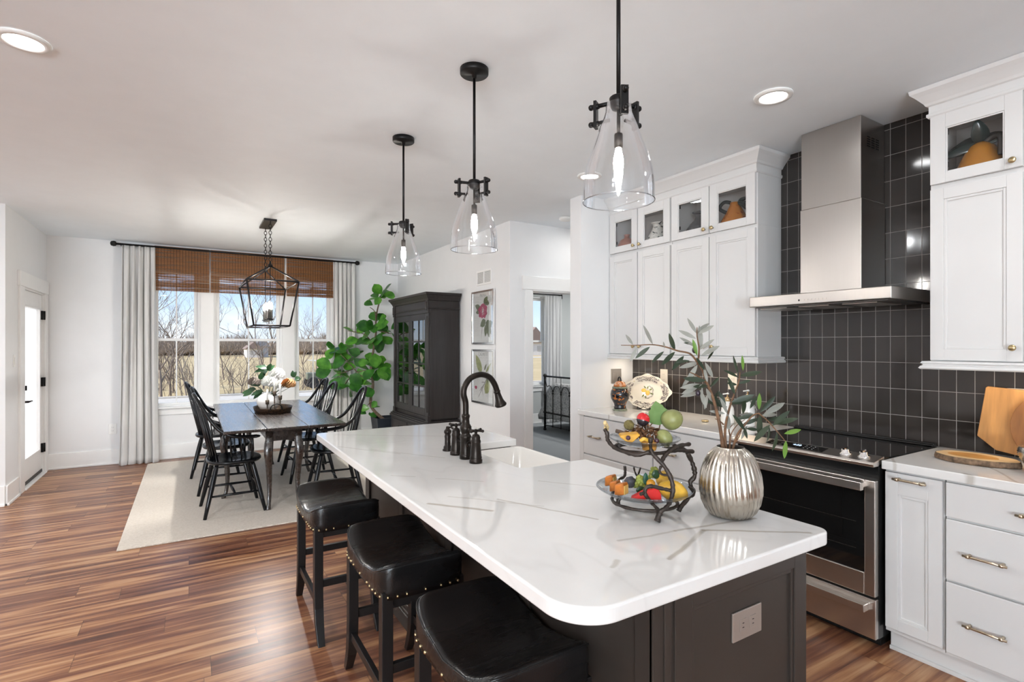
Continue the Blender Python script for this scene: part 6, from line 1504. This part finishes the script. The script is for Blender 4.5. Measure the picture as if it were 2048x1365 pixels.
# distant wooded edge
random.seed(9); mb = MB()
for k in range(300):
    y = random.uniform(125, 150); u = random.uniform(230, 1120); x = gx(u, y); h = random.uniform(1.4, 3.0); r = random.uniform(1.2, 2.4)
    mb.ball((x, y, GZ + h * .5), (r, r, h * .55), 9, 6, lambda p: 1 + random.uniform(-.18, .18))
for k in range(5200):
    y = random.uniform(110, 150); u = random.uniform(230, 1120); x = gx(u, y); h = random.uniform(2.4, 4.2) + 1.3 * sin(u * .05) * sin(u * .021); p = Vector((x, y, GZ)); q = p + Vector((random.uniform(-1.3, 1.3), 0, h))
    mb.tube([p.lerp(q, .3), q], [.07, .02], 3, cap=False)
single(mb, 'treeline', mat('winter_woods', (.34, .26, .19), .95, var=.5, vs=.6), 'brown winter woods along the far edge of the field', 'woods')['kind'] = 'stuff'
# tangled brush in front of the field
random.seed(21); mb = MB()
for k in range(330):
    y = random.uniform(26, 42); u = random.choice((random.uniform(300, 395), random.uniform(430, 520), random.uniform(300, 395), random.uniform(590, 660))); x = gx(u, y); h = random.uniform(.4, 1.6) * (1.4 if u < 400 else .8)
    p = Vector((x, y, GZ)); q = p + Vector((random.uniform(-.6, .6), random.uniform(-.6, .6), h)); mb.tube([p, p.lerp(q, .5) + Vector((random.uniform(-.12, .12), 0, .05)), q], [.012, .009, .005], 3, cap=False)
single(mb, 'dry_undergrowth', M['treebark'], 'dry brown brush below the bare trees outside', 'brush')['kind'] = 'stuff'
def house(u, y, w, h, lb, roofm, wallm):
    x = gx(u, y); t = thing('house', lb, 'house', (x, y, GZ))
    part(MB().box(x - w, y, GZ, x + w, y + 6, GZ + h), 'house_wall', wallm, t)
    part(MB().prism([(-w - .3, h), (0, h + w * 1.1), (w + .3, h)], lambda p: (x + p[0], y - .4, GZ + p[1]), lambda p: (x + p[0], y + 6.4, GZ + p[1])), 'house_roof', roofm, t)
    part(MB().box(x - w * .5, y - .05, GZ + h * .35, x - w * .2, y, GZ + h * .75).box(x + w * .2, y - .05, GZ + h * .35, x + w * .5, y, GZ + h * .75), 'house_windows', M['nickelplate'], t)
hw = mat('house_white', (.72, .68, .64), .8); hr = mat('house_roof_brown', (.25, .18, .15), .9)
house(508, 100, 1.1, 1.5, 'pale house with brown steep roof beside the grille of the middle window', hr, hw)
house(522, 104, 1.2, 1.9, 'small pinkish gable house behind the forked tree in the middle window', mat('house_roof_grey', (.32, .30, .30), .9), mat('house_pink', (.70, .60, .55), .8))
house(1070, 90, 3.0, 2.6, 'pale house seen through the bedroom window', hr, hw)
# small tractor
ty = 28.5; tx = gx(643, ty)
t = thing('tractor', 'small green-grey tractor parked on the grass in the right window', 'tractor', (tx, ty, GZ))
tb = mat('tractor_paint', (.18, .19, .14), .5); ru = mat('tractor_tyre', (.03, .03, .03), .8)
part(MB().box(tx - .75, ty - .22, GZ + .42, tx + .15, ty + .22, GZ + .78), 'bonnet', tb, t, bev=.04)
part(MB().box(tx + .1, ty - .3, GZ + .35, tx + .6, ty + .3, GZ + .62).box(tx + .4, ty - .2, GZ + .62, tx + .5, ty + .2, GZ + 1.0), 'seat', tb, t, bev=.03)
for xx, r in ((tx + .38, .42), (tx - .5, .28)):
    for yy in (-.42, .42): part(MB().tube([(xx, ty + yy - .09, GZ + r), (xx, ty + yy + .09, GZ + r)], r, 20), 'wheel', ru, t)
part(MB().tube([(tx + .55, ty - .25, GZ + .6), (tx + .55, ty - .25, GZ + 1.5), (tx + .55, ty + .25, GZ + 1.5), (tx + .55, ty + .25, GZ + .6)], .03, 6), 'roll_bar', ru, t)
